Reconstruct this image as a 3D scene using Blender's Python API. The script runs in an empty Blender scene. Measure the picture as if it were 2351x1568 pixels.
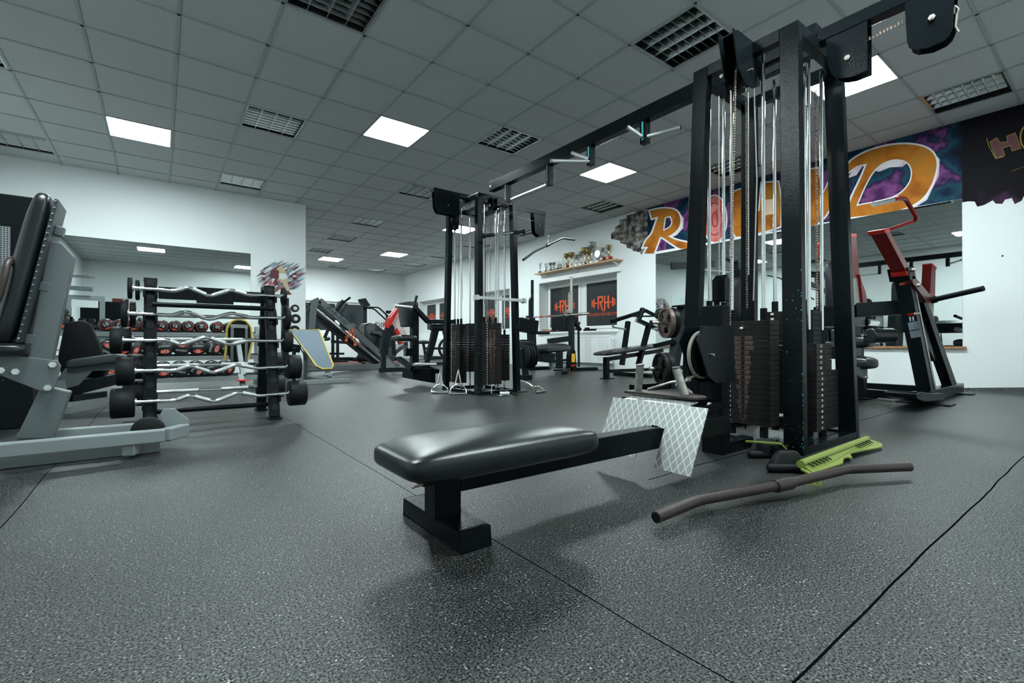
import bpy, math, random
from math import sin, cos, pi, radians, sqrt
random.seed(7)
S = bpy.context.scene
C = S.collection
# ---------------------------------------------------------------- camera, world, light level
F_PX, YAW, PIT, H = 1078.1, .6431, .0047, .52
cam_d = bpy.data.cameras.new('camera'); cam = bpy.data.objects.new('camera', cam_d); C.objects.link(cam)
cam_d.sensor_width = 36; cam_d.lens = F_PX/2351*36; cam_d.clip_start = .02; cam_d.clip_end = 60
cam.location = (0, 0, H); cam.rotation_euler = (pi/2+PIT, 0, -YAW)
S.camera = cam
w = bpy.data.worlds.new('world'); S.world = w; w.use_nodes = True
w.node_tree.nodes['Background'].inputs[0].default_value = (.5, .6, .65, 1)
w.node_tree.nodes['Background'].inputs[1].default_value = .02
S.view_settings.view_transform = 'Standard'; S.view_settings.look = 'None'; S.view_settings.gamma = 1
S.view_settings.use_curve_mapping = False
S.view_settings.exposure = 0.0
LAMP = 93.0
CEIL = 3.0

def at(u, v, X=None, Y=None, Z=None):
    """point of the room seen at u, v that lies in the given vertical or level plane"""
    x = (u-1175.5)/F_PX; y = (784-v)/F_PX
    fw = cos(PIT)-y*sin(PIT); up = sin(PIT)+y*cos(PIT)
    d = (x*cos(YAW)+fw*sin(YAW), -x*sin(YAW)+fw*cos(YAW), up)
    t = X/d[0] if X is not None else (Y/d[1] if Y is not None else (Z-H)/d[2])
    return (d[0]*t, d[1]*t, H+d[2]*t)

# ---------------------------------------------------------------- vectors
def add(a, b): return (a[0]+b[0], a[1]+b[1], a[2]+b[2])
def sub(a, b): return (a[0]-b[0], a[1]-b[1], a[2]-b[2])
def mul(a, s): return (a[0]*s, a[1]*s, a[2]*s)
def dot(a, b): return a[0]*b[0]+a[1]*b[1]+a[2]*b[2]
def crs(a, b): return (a[1]*b[2]-a[2]*b[1], a[2]*b[0]-a[0]*b[2], a[0]*b[1]-a[1]*b[0])
def ln(a): return sqrt(dot(a, a))
def nrm(a):
    l = ln(a) or 1; return (a[0]/l, a[1]/l, a[2]/l)
def mix(a, b, t): return tuple(a[i]*(1-t)+b[i]*t for i in range(3))

# ---------------------------------------------------------------- materials
MATS = {}
def nodes(m): return m.node_tree.nodes, m.node_tree.links
def mat(name, col, rough=.5, metal=0., spec=.5, emit=0., coat=0., bump=None, var=None, chips=None):
    if name in MATS: return MATS[name]
    m = bpy.data.materials.new(name); m.use_nodes = True; N, L = nodes(m); b = N['Principled BSDF']
    b.inputs['Base Color'].default_value = (*col, 1); b.inputs['Roughness'].default_value = rough
    b.inputs['Metallic'].default_value = metal; b.inputs['Specular IOR Level'].default_value = spec
    b.inputs['Coat Weight'].default_value = coat
    if emit:
        b.inputs['Emission Color'].default_value = (*col, 1); b.inputs['Emission Strength'].default_value = emit
    tc = N.new('ShaderNodeTexCoord')
    last = None
    if var:                                  # (scale, amount) gentle mottling
        n = N.new('ShaderNodeTexNoise'); n.inputs['Scale'].default_value = var[0]; n.inputs['Detail'].default_value = 4
        L.new(tc.outputs['Object'], n.inputs['Vector'])
        r = N.new('ShaderNodeValToRGB'); a = var[1]
        r.color_ramp.elements[0].color = (*[c*(1-a) for c in col], 1); r.color_ramp.elements[1].color = (*[min(1, c*(1+a)) for c in col], 1)
        r.color_ramp.elements[0].position = .3; r.color_ramp.elements[1].position = .7
        L.new(n.outputs['Fac'], r.inputs['Fac']); L.new(r.outputs['Color'], b.inputs['Base Color']); last = r.outputs['Color']
    if chips:                                # (colour, scale, threshold) small flecks
        v = N.new('ShaderNodeTexNoise'); v.inputs['Scale'].default_value = chips[1]; v.inputs['Detail'].default_value = 6
        v.inputs['Roughness'].default_value = .75
        L.new(tc.outputs['Object'], v.inputs['Vector'])
        g = N.new('ShaderNodeMath'); g.operation = 'GREATER_THAN'; g.inputs[1].default_value = chips[2]
        L.new(v.outputs['Fac'], g.inputs[0])
        mx = N.new('ShaderNodeMix'); mx.data_type = 'RGBA'; L.new(g.outputs[0], mx.inputs['Factor'])
        if last: L.new(last, mx.inputs['A'])
        else: mx.inputs['A'].default_value = (*col, 1)
        mx.inputs['B'].default_value = (*chips[0], 1); L.new(mx.outputs['Result'], b.inputs['Base Color'])
    if bump:                                 # (scale, strength)
        n = N.new('ShaderNodeTexNoise'); n.inputs['Scale'].default_value = bump[0]; n.inputs['Detail'].default_value = 3
        L.new(tc.outputs['Object'], n.inputs['Vector'])
        bp = N.new('ShaderNodeBump'); bp.inputs['Strength'].default_value = bump[1]; bp.inputs['Distance'].default_value = .004
        L.new(n.outputs['Fac'], bp.inputs['Height']); L.new(bp.outputs['Normal'], b.inputs['Normal'])
    MATS[name] = m; return m
BLK = mat('black_gloss_paint', (.004, .006, .0075), .17, spec=.13, bump=(240, .2), chips=((.05, .28, .3), 70, .76))
BLK2 = mat('black_satin_paint', (.006, .008, .0095), .42, spec=.1, bump=(150, .08))
GRA = mat('graphite_paint', (.010, .015, .018), .38, spec=.16)
PLATE = mat('stack_plate', (.012, .0115, .0115), .42, spec=.2, var=(25, .4))
RUST = mat('worn_plate_brown', (.07, .04, .033), .45, metal=.1, var=(60, .4))
CHR = mat('chrome', (.78, .8, .8), .12, metal=1)
KNU = mat('knurled_steel', (.55, .57, .57), .38, metal=1, bump=(900, .5))
STEEL = mat('worn_steel', (.42, .4, .37), .4, metal=.9, var=(40, .3))
SIL = mat('silver_paint', (.125, .145, .15), .38, metal=.25, bump=(500, .05))
SIL2 = mat('pale_silver_paint', (.24, .27, .275), .4, metal=.15)
RED = mat('red_paint', (.20, .004, .005), .3, spec=.35)
REDB = mat('bright_red_paint', (.58, .02, .012), .3, spec=.35)
VIN = mat('black_vinyl', (.006, .009, .011), .29, spec=.5, bump=(500, .12))
VIN2 = mat('grey_vinyl', (.04, .05, .058), .42, spec=.35, bump=(600, .12))
RUB = mat('black_rubber', (.007, .0085, .0095), .55, spec=.2, bump=(500, .15))
WHITE = mat('white_plastic', (.78, .8, .8), .4)
WALL = mat('white_wall_paint', (.77, .81, .81), .75, bump=(60, .06))
WOOD = mat('pale_wood', (.55, .36, .2), .5, var=(20, .15))
WOODD = mat('brown_wood', (.35, .17, .08), .5, var=(30, .25))
GREEN = mat('olive_green_plastic', (.19, .24, .045), .45)
BROWN = mat('worn_brown_steel', (.032, .021, .019), .45, metal=.1, var=(220, .35), bump=(260, .15))
GOLD = mat('gold_metal', (.55, .42, .2), .25, metal=1)
SILV = mat('silver_metal', (.6, .6, .58), .22, metal=1)
MAR = mat('maroon_base', (.13, .015, .015), .35)
YEL = mat('yellow_trim', (.55, .42, .1), .5)
DEN = mat('grey_blue_fabric', (.14, .18, .22), .85, bump=(500, .3))
ORA = mat('orange', (.85, .13, .02), .5)
LOGO = mat('orange_vinyl_print', (.75, .09, .02), .5)
FILM = mat('dark_window_film', (.012, .016, .019), .3, chips=((.035, .045, .05), 260, .62))
GLASSD = mat('night_window_glass', (.02, .028, .034), .08)
MIR = mat('mirror_glass', (.72, .77, .76), .01, metal=1)
MRIM = mat('mirror_edge', (.2, .24, .23), .2, metal=.5)
BEL = mat('tan_belt', (.35, .24, .17), .6, chips=((.04, .03, .03), 160, .5))
CAB = mat('cable_grey', (.45, .45, .42), .4)
CARPET = mat('maroon_matting', (.11, .035, .035), .9, chips=((.2, .1, .1), 300, .62))
PAPER = mat('white_paper', (.7, .73, .73), .7)
INK = mat('dark_ink', (.006, .007, .008), .6, spec=.15)
REDM = mat('dull_red_board', (.16, .02, .015), .7, var=(50, .3))
ALU = mat('louvre_aluminium', (.42, .44, .44), .2, metal=1)
DARKH = mat('louvre_housing', (.012, .014, .015), .5)
TEAL = mat('teal_old_paint', (.02, .35, .38), .5)

def led():
    m = bpy.data.materials.new('led_panel'); m.use_nodes = True; N, L = nodes(m)
    for n in list(N):
        if n.type == 'BSDF_PRINCIPLED': N.remove(n)
    e = N.new('ShaderNodeEmission'); e.inputs[0].default_value = (.87, 1, 1, 1); e.inputs[1].default_value = LAMP
    L.new(e.outputs[0], N['Material Output'].inputs[0]); return m
LED = led()

def floor_mat():
    m = bpy.data.materials.new('rubber_floor'); m.use_nodes = True; N, L = nodes(m); b = N['Principled BSDF']
    tc = N.new('ShaderNodeTexCoord')
    def vor(scale):
        v = N.new('ShaderNodeTexVoronoi'); v.inputs['Scale'].default_value = scale; L.new(tc.outputs['Object'], v.inputs['Vector']); return v
    def ramp(src, e):
        r = N.new('ShaderNodeValToRGB'); r.color_ramp.interpolation = 'CONSTANT' if e[0] == 'c' else 'LINEAR'; e = e[1]
        r.color_ramp.elements[0].position, r.color_ramp.elements[0].color = e[0][0], (*e[0][1], 1)
        r.color_ramp.elements[1].position, r.color_ramp.elements[1].color = e[1][0], (*e[1][1], 1)
        for p, c in e[2:]:
            q = r.color_ramp.elements.new(p); q.color = (*c, 1)
        L.new(src, r.inputs['Fac']); return r
    ng = N.new('ShaderNodeTexNoise'); ng.inputs['Scale'].default_value = 230; ng.inputs['Detail'].default_value = 5; ng.inputs['Roughness'].default_value = .7; L.new(tc.outputs['Object'], ng.inputs['Vector'])
    rg = ramp(ng.outputs['Fac'], ('l', [(.40, (.05, .05, .05)), (.50, (.6, .6, .6)), (.57, (1.9, 1.9, 1.9)), (.66, (3.4, 3.4, 3.3))]))
    v1 = vor(330); sx = N.new('ShaderNodeSeparateColor'); L.new(v1.outputs['Color'], sx.inputs[0])
    r1 = ramp(sx.outputs[0], ('c', [(0, (.010, .012, .0125)), (.3, (.022, .026, .027)), (.62, (.038, .043, .044)), (.84, (.07, .076, .076)), (.94, (.16, .165, .155)), (.985, (.34, .33, .30))]))
    n1 = N.new('ShaderNodeTexNoise'); n1.inputs['Scale'].default_value = 2.2; n1.inputs['Detail'].default_value = 5; L.new(tc.outputs['Object'], n1.inputs['Vector'])
    r2 = ramp(n1.outputs['Fac'], ('l', [(.3, (.62, .62, .62)), (.7, (1.0, 1.0, 1.0))]))
    mx = N.new('ShaderNodeMix'); mx.data_type = 'RGBA'; mx.blend_type = 'MULTIPLY'; mx.inputs['Factor'].default_value = 1
    L.new(r1.outputs['Color'], mx.inputs['A']); L.new(r2.outputs['Color'], mx.inputs['B'])
    mg = N.new('ShaderNodeMix'); mg.data_type = 'RGBA'; mg.blend_type = 'MULTIPLY'; mg.inputs['Factor'].default_value = 1
    L.new(mx.outputs['Result'], mg.inputs['A']); L.new(rg.outputs['Color'], mg.inputs['B']); mx = mg
    # seams between the mats
    sp = N.new('ShaderNodeSeparateXYZ'); L.new(tc.outputs['Object'], sp.inputs[0])
    nw = N.new('ShaderNodeTexNoise'); nw.inputs['Scale'].default_value = 1.5; L.new(tc.outputs['Object'], nw.inputs['Vector'])
    def M(op, a, bb):
        n = N.new('ShaderNodeMath'); n.operation = op
        for i, q in enumerate((a, bb)):
            if isinstance(q, (int, float)): n.inputs[i].default_value = q
            elif q is not None: L.new(q, n.inputs[i])
        return n.outputs[0]
    wob = M('MULTIPLY', M('SUBTRACT', nw.outputs['Fac'], .5), .03)
    xx = M('ADD', sp.outputs['X'], wob); yy = M('ADD', sp.outputs['Y'], wob)
    def line(c, k, wd=.0016): return M('LESS_THAN', M('ABSOLUTE', M('SUBTRACT', c, k), None), wd)
    s = M('MAXIMUM', line(xx, -.36), line(xx, .705))
    s = M('MAXIMUM', s, M('MULTIPLY', line(yy, .32, .0024), M('GREATER_THAN', xx, .705)))
    s = M('MAXIMUM', s, M('MULTIPLY', line(xx, 5.0, .004), M('GREATER_THAN', yy, .8)))
    s = M('MAXIMUM', s, M('MULTIPLY', line(yy, 1.13, .003), M('GREATER_THAN', xx, 1.5)))
    m2 = N.new('ShaderNodeMix'); m2.data_type = 'RGBA'; L.new(s, m2.inputs['Factor']); L.new(mx.outputs['Result'], m2.inputs['A']); m2.inputs['B'].default_value = (.003, .004, .004, 1)
    L.new(m2.outputs['Result'], b.inputs['Base Color'])
    n3 = ng
    bp = N.new('ShaderNodeBump'); bp.inputs['Strength'].default_value = .42; bp.inputs['Distance'].default_value = .003
    L.new(n3.outputs['Fac'], bp.inputs['Height']); L.new(bp.outputs['Normal'], b.inputs['Normal'])
    sq_ = M('MULTIPLY', M('SUBTRACT', 1, s), M('MINIMUM', M('MAXIMUM', M('MULTIPLY', M('SUBTRACT', ng.outputs['Fac'], .40), 5.2), .05), 1.)); L.new(sq_, b.inputs['Specular IOR Level'])
    b.inputs['Roughness'].default_value = .34
    return m
def ceil_mat():
    m = bpy.data.materials.new('mineral_ceiling_tile'); m.use_nodes = True; N, L = nodes(m); b = N['Principled BSDF']
    tc = N.new('ShaderNodeTexCoord'); n = N.new('ShaderNodeTexNoise'); n.inputs['Scale'].default_value = 160; n.inputs['Detail'].default_value = 4
    L.new(tc.outputs['Object'], n.inputs['Vector']); r = N.new('ShaderNodeValToRGB')
    r.color_ramp.elements[0].position = .38; r.color_ramp.elements[0].color = (.3, .32, .325, 1)
    r.color_ramp.elements[1].position = .56; r.color_ramp.elements[1].color = (.53, .55, .55, 1)
    L.new(n.outputs['Fac'], r.inputs['Fac']); L.new(r.outputs['Color'], b.inputs['Base Color']); b.inputs['Roughness'].default_value = .9
    return m
def tread_mat():
    m = bpy.data.materials.new('tread_plate'); m.use_nodes = True; N, L = nodes(m); b = N['Principled BSDF']
    tc = N.new('ShaderNodeTexCoord'); sp = N.new('ShaderNodeSeparateXYZ'); L.new(tc.outputs['UV'], sp.inputs[0])
    def M(op, a, bb=None):
        n = N.new('ShaderNodeMath'); n.operation = op
        for i, q in enumerate((a, bb)):
            if isinstance(q, (int, float)): n.inputs[i].default_value = q
            elif q is not None: L.new(q, n.inputs[i])
        return n.outputs[0]
    u = M('MULTIPLY', sp.outputs[0], 1/.031); v = M('MULTIPLY', sp.outputs[1], 1/.05)
    def fam(q): return M('ABSOLUTE', M('SUBTRACT', M('FRACT', q), .5))
    a = fam(M('ADD', u, v)); c = fam(M('SUBTRACT', u, v))
    h = M('MAXIMUM', a, c); k = M('SMOOTHSTEP' if False else 'GREATER_THAN', h, .445)
    mx = N.new('ShaderNodeMix'); mx.data_type = 'RGBA'; L.new(k, mx.inputs['Factor'])
    mx.inputs['A'].default_value = (.30, .32, .315, 1); mx.inputs['B'].default_value = (.62, .65, .64, 1); L.new(mx.outputs['Result'], b.inputs['Base Color'])
    bp = N.new('ShaderNodeBump'); bp.inputs['Strength'].default_value = .9; bp.inputs['Distance'].default_value = .003; L.new(k, bp.inputs['Height']); L.new(bp.outputs['Normal'], b.inputs['Normal'])
    b.inputs['Metallic'].default_value = .6; b.inputs['Roughness'].default_value = .42
    return m
def cloud_mat(name, cols, scale, seed=0.):
    m = bpy.data.materials.new(name); m.use_nodes = True; N, L = nodes(m); b = N['Principled BSDF']
    tc = N.new('ShaderNodeTexCoord'); mp = N.new('ShaderNodeMapping'); mp.inputs['Location'].default_value = (seed, seed, seed)
    L.new(tc.outputs['Object'], mp.inputs['Vector'])
    n = N.new('ShaderNodeTexNoise'); n.inputs['Scale'].default_value = scale; n.inputs['Detail'].default_value = 3; n.inputs['Roughness'].default_value = .5
    L.new(mp.outputs['Vector'], n.inputs['Vector'])
    r = N.new('ShaderNodeValToRGB'); e = r.color_ramp.elements
    e[0].position, e[0].color = cols[0][0], (*cols[0][1], 1); e[1].position, e[1].color = cols[1][0], (*cols[1][1], 1)
    for p, c in cols[2:]:
        q = e.new(p); q.color = (*c, 1)
    L.new(n.outputs['Fac'], r.inputs['Fac']); L.new(r.outputs['Color'], b.inputs['Base Color']); b.inputs['Roughness'].default_value = .65; b.inputs['Specular IOR Level'].default_value = .12
    MATS[name] = m; return m
def perf_mat():
    m = bpy.data.materials.new('perforated_metal'); m.use_nodes = True; N, L = nodes(m); b = N['Principled BSDF']
    tc = N.new('ShaderNodeTexCoord'); sp = N.new('ShaderNodeSeparateXYZ'); L.new(tc.outputs['Object'], sp.inputs[0])
    def M(op, a, bb=None):
        n = N.new('ShaderNodeMath'); n.operation = op
        for i, q in enumerate((a, bb)):
            if isinstance(q, (int, float)): n.inputs[i].default_value = q
            elif q is not None: L.new(q, n.inputs[i])
        return n.outputs[0]
    fx = M('SUBTRACT', M('FRACT', M('MULTIPLY', sp.outputs['X'], 75)), .5); fz = M('SUBTRACT', M('FRACT', M('MULTIPLY', sp.outputs['Z'], 75)), .5)
    d = M('ADD', M('MULTIPLY', fx, fx), M('MULTIPLY', fz, fz)); k = M('LESS_THAN', d, .1)
    mx = N.new('ShaderNodeMix'); mx.data_type = 'RGBA'; L.new(k, mx.inputs['Factor']); mx.inputs['A'].default_value = (.2, .22, .23, 1); mx.inputs['B'].default_value = (.01, .01, .012, 1)
    L.new(mx.outputs['Result'], b.inputs['Base Color']); b.inputs['Roughness'].default_value = .5
    return m

# ---------------------------------------------------------------- mesh builder
class MB:
    def __init__(s): s.v = []; s.f = []; s.uv = None
    def poly(s, pts):
        n = len(s.v); s.v += [tuple(p) for p in pts]; s.f.append(tuple(range(n, n+len(pts)))); return s
    def hexa(s, c):                       # 8 corners, bottom 4 then top 4
        n = len(s.v); s.v += [tuple(p) for p in c]
        for q in ((0, 3, 2, 1), (4, 5, 6, 7), (0, 1, 5, 4), (1, 2, 6, 5), (2, 3, 7, 6), (3, 0, 4, 7)): s.f.append(tuple(n+i for i in q))
        return s
    def box(s, x0, x1, y0, y1, z0, z1):
        return s.hexa([(x0, y0, z0), (x1, y0, z0), (x1, y1, z0), (x0, y1, z0), (x0, y0, z1), (x1, y0, z1), (x1, y1, z1), (x0, y1, z1)])
    def beam(s, p, q, w, h=None, up=(0, 0, 1), side=None):
        """rectangular bar from p to q; w across, h along up"""
        h = h or w; d = nrm(sub(q, p))
        a = nrm(crs(d, up)) if side is None else nrm(sub(side, mul(d, dot(side, d))))
        if ln(crs(d, up)) < 1e-4 and side is None: a = nrm(crs(d, (1, 0, 0)))
        b = nrm(crs(a, d))
        a = mul(a, w/2); b = mul(b, h/2)
        c = []
        for P in (p, q):
            c += [add(add(P, a), b), add(sub(P, a), b), sub(sub(P, a), b), sub(add(P, a), b)]
        n = len(s.v); s.v += c
        for f in ((3, 2, 1, 0), (4, 5, 6, 7), (0, 1, 5, 4), (1, 2, 6, 5), (2, 3, 7, 6), (3, 0, 4, 7)): s.f.append(tuple(n+i for i in f))
        return s
    def cyl(s, p, q, r, n=16, r2=None, cap=True):
        r2 = r if r2 is None else r2; d = nrm(sub(q, p)); a = nrm(crs(d, (0, 0, 1) if abs(d[2]) < .9 else (1, 0, 0))); b = crs(d, a); k = len(s.v)
        for P, R in ((p, r), (q, r2)):
            for i in range(n):
                t = 2*pi*i/n; s.v.append(add(P, add(mul(a, R*cos(t)), mul(b, R*sin(t)))))
        for i in range(n):
            j = (i+1) % n; s.f.append((k+i, k+j, k+n+j, k+n+i))
        if cap: s.f.append(tuple(k+i for i in reversed(range(n)))); s.f.append(tuple(k+n+i for i in range(n)))
        return s
    def lathe(s, c, prof, ax=(0, 0, 1), n=20):
        """prof = [(radius, height)...] around the axis from c"""
        d = nrm(ax); a = nrm(crs(d, (0, 0, 1) if abs(d[2]) < .9 else (1, 0, 0))); b = crs(d, a); k = len(s.v)
        for r, h in prof:
            for i in range(n):
                t = 2*pi*i/n; s.v.append(add(add(c, mul(d, h)), add(mul(a, r*cos(t)), mul(b, r*sin(t)))))
        for m in range(len(prof)-1):
            for i in range(n):
                j = (i+1) % n; s.f.append((k+m*n+i, k+m*n+j, k+(m+1)*n+j, k+(m+1)*n+i))
        s.f.append(tuple(k+i for i in reversed(range(n)))); s.f.append(tuple(k+(len(prof)-1)*n+i for i in range(n)))
        return s
    def ring(s, c, ax, ro, ri, t, n=24, a0=0, a1=2*pi):
        d = nrm(ax); a = nrm(crs(d, (0, 0, 1) if abs(d[2]) < .9 else (1, 0, 0))); b = crs(d, a); k = len(s.v)
        full = abs(a1-a0-2*pi) < 1e-6; m = n if full else n+1
        for i in range(m):
            th = a0+(a1-a0)*i/n; u = add(mul(a, cos(th)), mul(b, sin(th)))
            for R, hh in ((ri, -t/2), (ro, -t/2), (ro, t/2), (ri, t/2)): s.v.append(add(add(c, mul(u, R)), mul(d, hh)))
        for i in range(n):
            j = (i+1) % m if full else i+1
            for q in range(4):
                s.f.append((k+i*4+q, k+i*4+(q+1) % 4, k+j*4+(q+1) % 4, k+j*4+q))
        if not full:
            s.f.append((k, k+3, k+2, k+1)); e = k+n*4; s.f.append((e, e+1, e+2, e+3))
        return s
    def prism(s, pts, vec):
        n = len(pts); k = len(s.v); s.v += [tuple(p) for p in pts]+[add(p, vec) for p in pts]
        s.f.append(tuple(k+i for i in reversed(range(n)))); s.f.append(tuple(k+n+i for i in range(n)))
        for i in range(n):
            j = (i+1) % n; s.f.append((k+i, k+j, k+n+j, k+n+i))
        return s
    def path(s, pts, r, n=12, fil=0., seg=5, closed=False):
        """round tube along a polyline, corners rounded by fil"""
        P = [tuple(p) for p in pts]
        if fil:
            Q = [P[0]]
            for i in range(1, len(P)-1):
                a, b, c = P[i-1], P[i], P[i+1]; f = min(fil, ln(sub(a, b))*.45, ln(sub(c, b))*.45)
                p0 = add(b, mul(nrm(sub(a, b)), f)); p1 = add(b, mul(nrm(sub(c, b)), f))
                for t in range(seg+1):
                    u = t/seg; Q.append(add(add(mul(p0, (1-u)**2), mul(b, 2*u*(1-u))), mul(p1, u*u)))
            Q.append(P[-1]); P = Q
        k = len(s.v); m = len(P); a = None
        for i in range(m):
            if closed: d = nrm(sub(P[(i+1) % m], P[i-1]))
            else: d = nrm(sub(P[min(i+1, m-1)], P[max(i-1, 0)]))
            if a is None: a = nrm(crs(d, (0, 0, 1) if abs(d[2]) < .9 else (1, 0, 0)))
            else: a = nrm(sub(a, mul(d, dot(a, d))))
            b = crs(d, a)
            for j in range(n):
                t = 2*pi*j/n; s.v.append(add(P[i], add(mul(a, r*cos(t)), mul(b, r*sin(t)))))
        for i in range(m if closed else m-1):
            i2 = (i+1) % m
            for j in range(n):
                j2 = (j+1) % n; s.f.append((k+i*n+j, k+i*n+j2, k+i2*n+j2, k+i2*n+j))
        if not closed: s.f.append(tuple(k+j for j in reversed(range(n)))); s.f.append(tuple(k+(m-1)*n+j for j in range(n)))
        return s
    def ball(s, c, r, n=12, sq=1.):
        return s.lathe(add(c, (0, 0, -r*sq)), [(max(r*sin(pi*i/n), 1e-4), r*sq*(1-cos(pi*i/n))) for i in range(n+1)], n=n*2)
    def build(s, name, m, parent=None, smooth=None, bevel=0., seg=2, label=None):
        me = bpy.data.meshes.new(name); o0 = root_loc(parent) if parent else (0, 0, 0)
        me.from_pydata([sub(p, o0) for p in s.v], [], s.f); me.materials.append(m); me.update()
        if s.uv:
            l = me.uv_layers.new(name='uv')
            for lp in me.loops: l.data[lp.index].uv = s.uv[lp.vertex_index]
        o = bpy.data.objects.new(name, me); C.objects.link(o)
        if parent: o.parent = parent
        if smooth: smooth_by(me, smooth)
        if bevel:
            b = o.modifiers.new('bevel', 'BEVEL'); b.width = bevel; b.segments = seg; b.limit_method = 'ANGLE'; b.angle_limit = radians(40)
            if seg > 2: smooth_by(me, 180)
        if label: o['label'] = label
        return o
def smooth_by(me, ang):
    if ang >= 180:
        for p in me.polygons: p.use_smooth = True
        return
    for p in me.polygons: p.use_smooth = True
    ed = {}
    for p in me.polygons:
        for k in p.edge_keys: ed.setdefault(k, []).append(p.normal)
    ca = cos(radians(ang)); a = me.attributes.get('sharp_edge') or me.attributes.new('sharp_edge', 'BOOLEAN', 'EDGE')
    for e in me.edges:
        n = ed.get(e.key, [])
        a.data[e.index].value = len(n) != 2 or n[0].dot(n[1]) < ca
RL = {}
def root_loc(o):
    while o.parent: o = o.parent
    return RL.get(o.name, (0, 0, 0))
def tag(o, label, cat, group=None):
    o['label'] = label; o['category'] = cat
    if group: o['group'] = group
    return o
def thing(name, loc, label, cat, group=None):
    o = bpy.data.objects.new(name, None); C.objects.link(o); o.empty_display_size = .1; o.location = loc; RL[o.name] = tuple(loc)
    return tag(o, label, cat, group)
def single(name, mb, m, label, cat, group=None, **k):
    """a thing that is one mesh, its origin at the centre of its base"""
    xs = [p[0] for p in mb.v]; ys = [p[1] for p in mb.v]; zs = [p[2] for p in mb.v]; c = ((min(xs)+max(xs))/2, (min(ys)+max(ys))/2, min(zs))
    mb.v = [sub(p, c) for p in mb.v]; o = mb.build(name, m, **k); o.location = c; RL[o.name] = c
    return tag(o, label, cat, group)
def struct(name, mb, m, parent=None, **k):
    o = mb.build(name, m, parent, **k)
    if not parent: o['kind'] = 'structure'
    return o
def dup(root, loc, label, group=None):
    def cp(o, par):
        c = o.copy(); C.objects.link(c); c.parent = par
        for ch in o.children: cp(ch, c)
        return c
    r = root.copy(); C.objects.link(r); r.location = loc; r['label'] = label; RL[r.name] = tuple(loc)
    if group: r['group'] = group
    for ch in root.children: cp(ch, r)
    return r
def text(name, s, m, parent, p, ux, uz, size, depth=.0006, shear=0., label=None):
    """flat lettering: p centre, ux reading direction, uz up direction"""
    cu = bpy.data.curves.new(name, 'FONT'); cu.body = s; cu.size = size; cu.align_x = 'CENTER'; cu.align_y = 'CENTER'; cu.shear = shear; cu.extrude = depth
    cu.resolution_u = 2
    tmp = bpy.data.objects.new('tmp', cu); C.objects.link(tmp); dg = bpy.context.evaluated_depsgraph_get(); dg.update()
    me = bpy.data.meshes.new_from_object(tmp.evaluated_get(dg)); bpy.data.objects.remove(tmp)
    ux = nrm(ux); uz = nrm(uz); n = crs(ux, uz); o0 = root_loc(parent) if parent else (0, 0, 0)
    for v in me.vertices:
        x, y, z = v.co; v.co = sub(add(add(add(p, mul(ux, x)), mul(uz, y)), mul(n, z)), o0)
    me.materials.clear(); me.materials.append(m); me.name = name
    o = bpy.data.objects.new(name, me); C.objects.link(o); o.parent = parent
    if label: o['label'] = label
    return o
def pad(name, c, ux, uy, uz, sx, sy, sz, m, parent, crown=.25, e=.28, n=28, label=None, taper=0.):
    """upholstered cushion: rounded slab with a swollen top; ux length, uy width, uz up"""
    ux, uy, uz = nrm(ux), nrm(uy), nrm(uz); mb = MB(); K = n
    def sg(x, p): return math.copysign(abs(x)**p, x)
    for i in range(K+1):
        ph = -pi/2+pi*i/K
        for j in range(2*K):
            th = 2*pi*j/(2*K)
            x = sg(cos(ph), .55)*sg(cos(th), e); y = sg(cos(ph), .55)*sg(sin(th), e); z = sg(sin(ph), .55)
            t = 1+taper*x
            zz = z*(1+crown*(1-x*x)*(1-y*y)) if z > 0 else z
            mb.v.append(add(c, add(add(mul(ux, x*sx/2), mul(uy, y*t*sy/2)), mul(uz, zz*sz/2))))
    for i in range(K):
        for j in range(2*K):
            j2 = (j+1) % (2*K); a = i*2*K; b = (i+1)*2*K; mb.f.append((a+j, a+j2, b+j2, b+j))
    return mb.build(name, m, parent, smooth=180, label=label)

# ================================================================ THE ROOM
XR, YL, YB, XS, YR, XC = 7.13, 8.93, 16.1, -1.85, -.88, 2.08
GX, GY = -.493, 4.921
FLOOR = floor_mat(); CEILM = ceil_mat()
o = MB().box(XS-.1, XR+.6, YR-.1, YB+.1, -.1, 0); struct('floor', o, FLOOR)
LIT = [(0, 3), (4, 0), (9, -1), (9, -6), (7, 15), (9, 12), (9, 6), (0, -5), (4, -8)]
DEAD = [(2, -3), (6, -5), (11, -7), (2, 1), (6, -1), (2, 5), (-2, 5), (-2, 1), (6, 3), (11, 1), (6, 7), (6, 10), (6, 13), (11, 5), (11, -3), (11, 14), (11, 11), (8, 17), (10, 17), (11, 8)]
cm = MB(); i0, i1, j0, j1 = -3, 12, -10, 18
used = set(LIT+DEAD)
for i in range(i0, i1+1):
    for j in range(j0, j1+1):
        if (i, j) in used: continue
        x0, x1 = max(GX+.6*i, XS), min(GX+.6*(i+1), XR); y0, y1 = max(GY+.6*j, YR), min(GY+.6*(j+1), YB)
        if x1 <= x0 or y1 <= y0: continue
        cm.poly([(x0, y0, CEIL), (x0, y1, CEIL), (x1, y1, CEIL), (x1, y0, CEIL)])
struct('ceiling', cm, CEILM)
g = MB(); Z0, Z1 = CEIL-.006, CEIL+.012
for i in range(i0, i1+1):
    x = GX+.6*i
    if XS < x < XR: g.box(x-.011, x+.011, YR, YB, Z0, Z1)
for j in range(j0, j1+1):
    y = GY+.6*j
    if YR < y < YB: g.box(XS, XR, y-.011, y+.011, Z0, Z1-.001)
struct('trim_1', g, mat('ceiling_grid_bar', (.3, .33, .34), .5))
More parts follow.
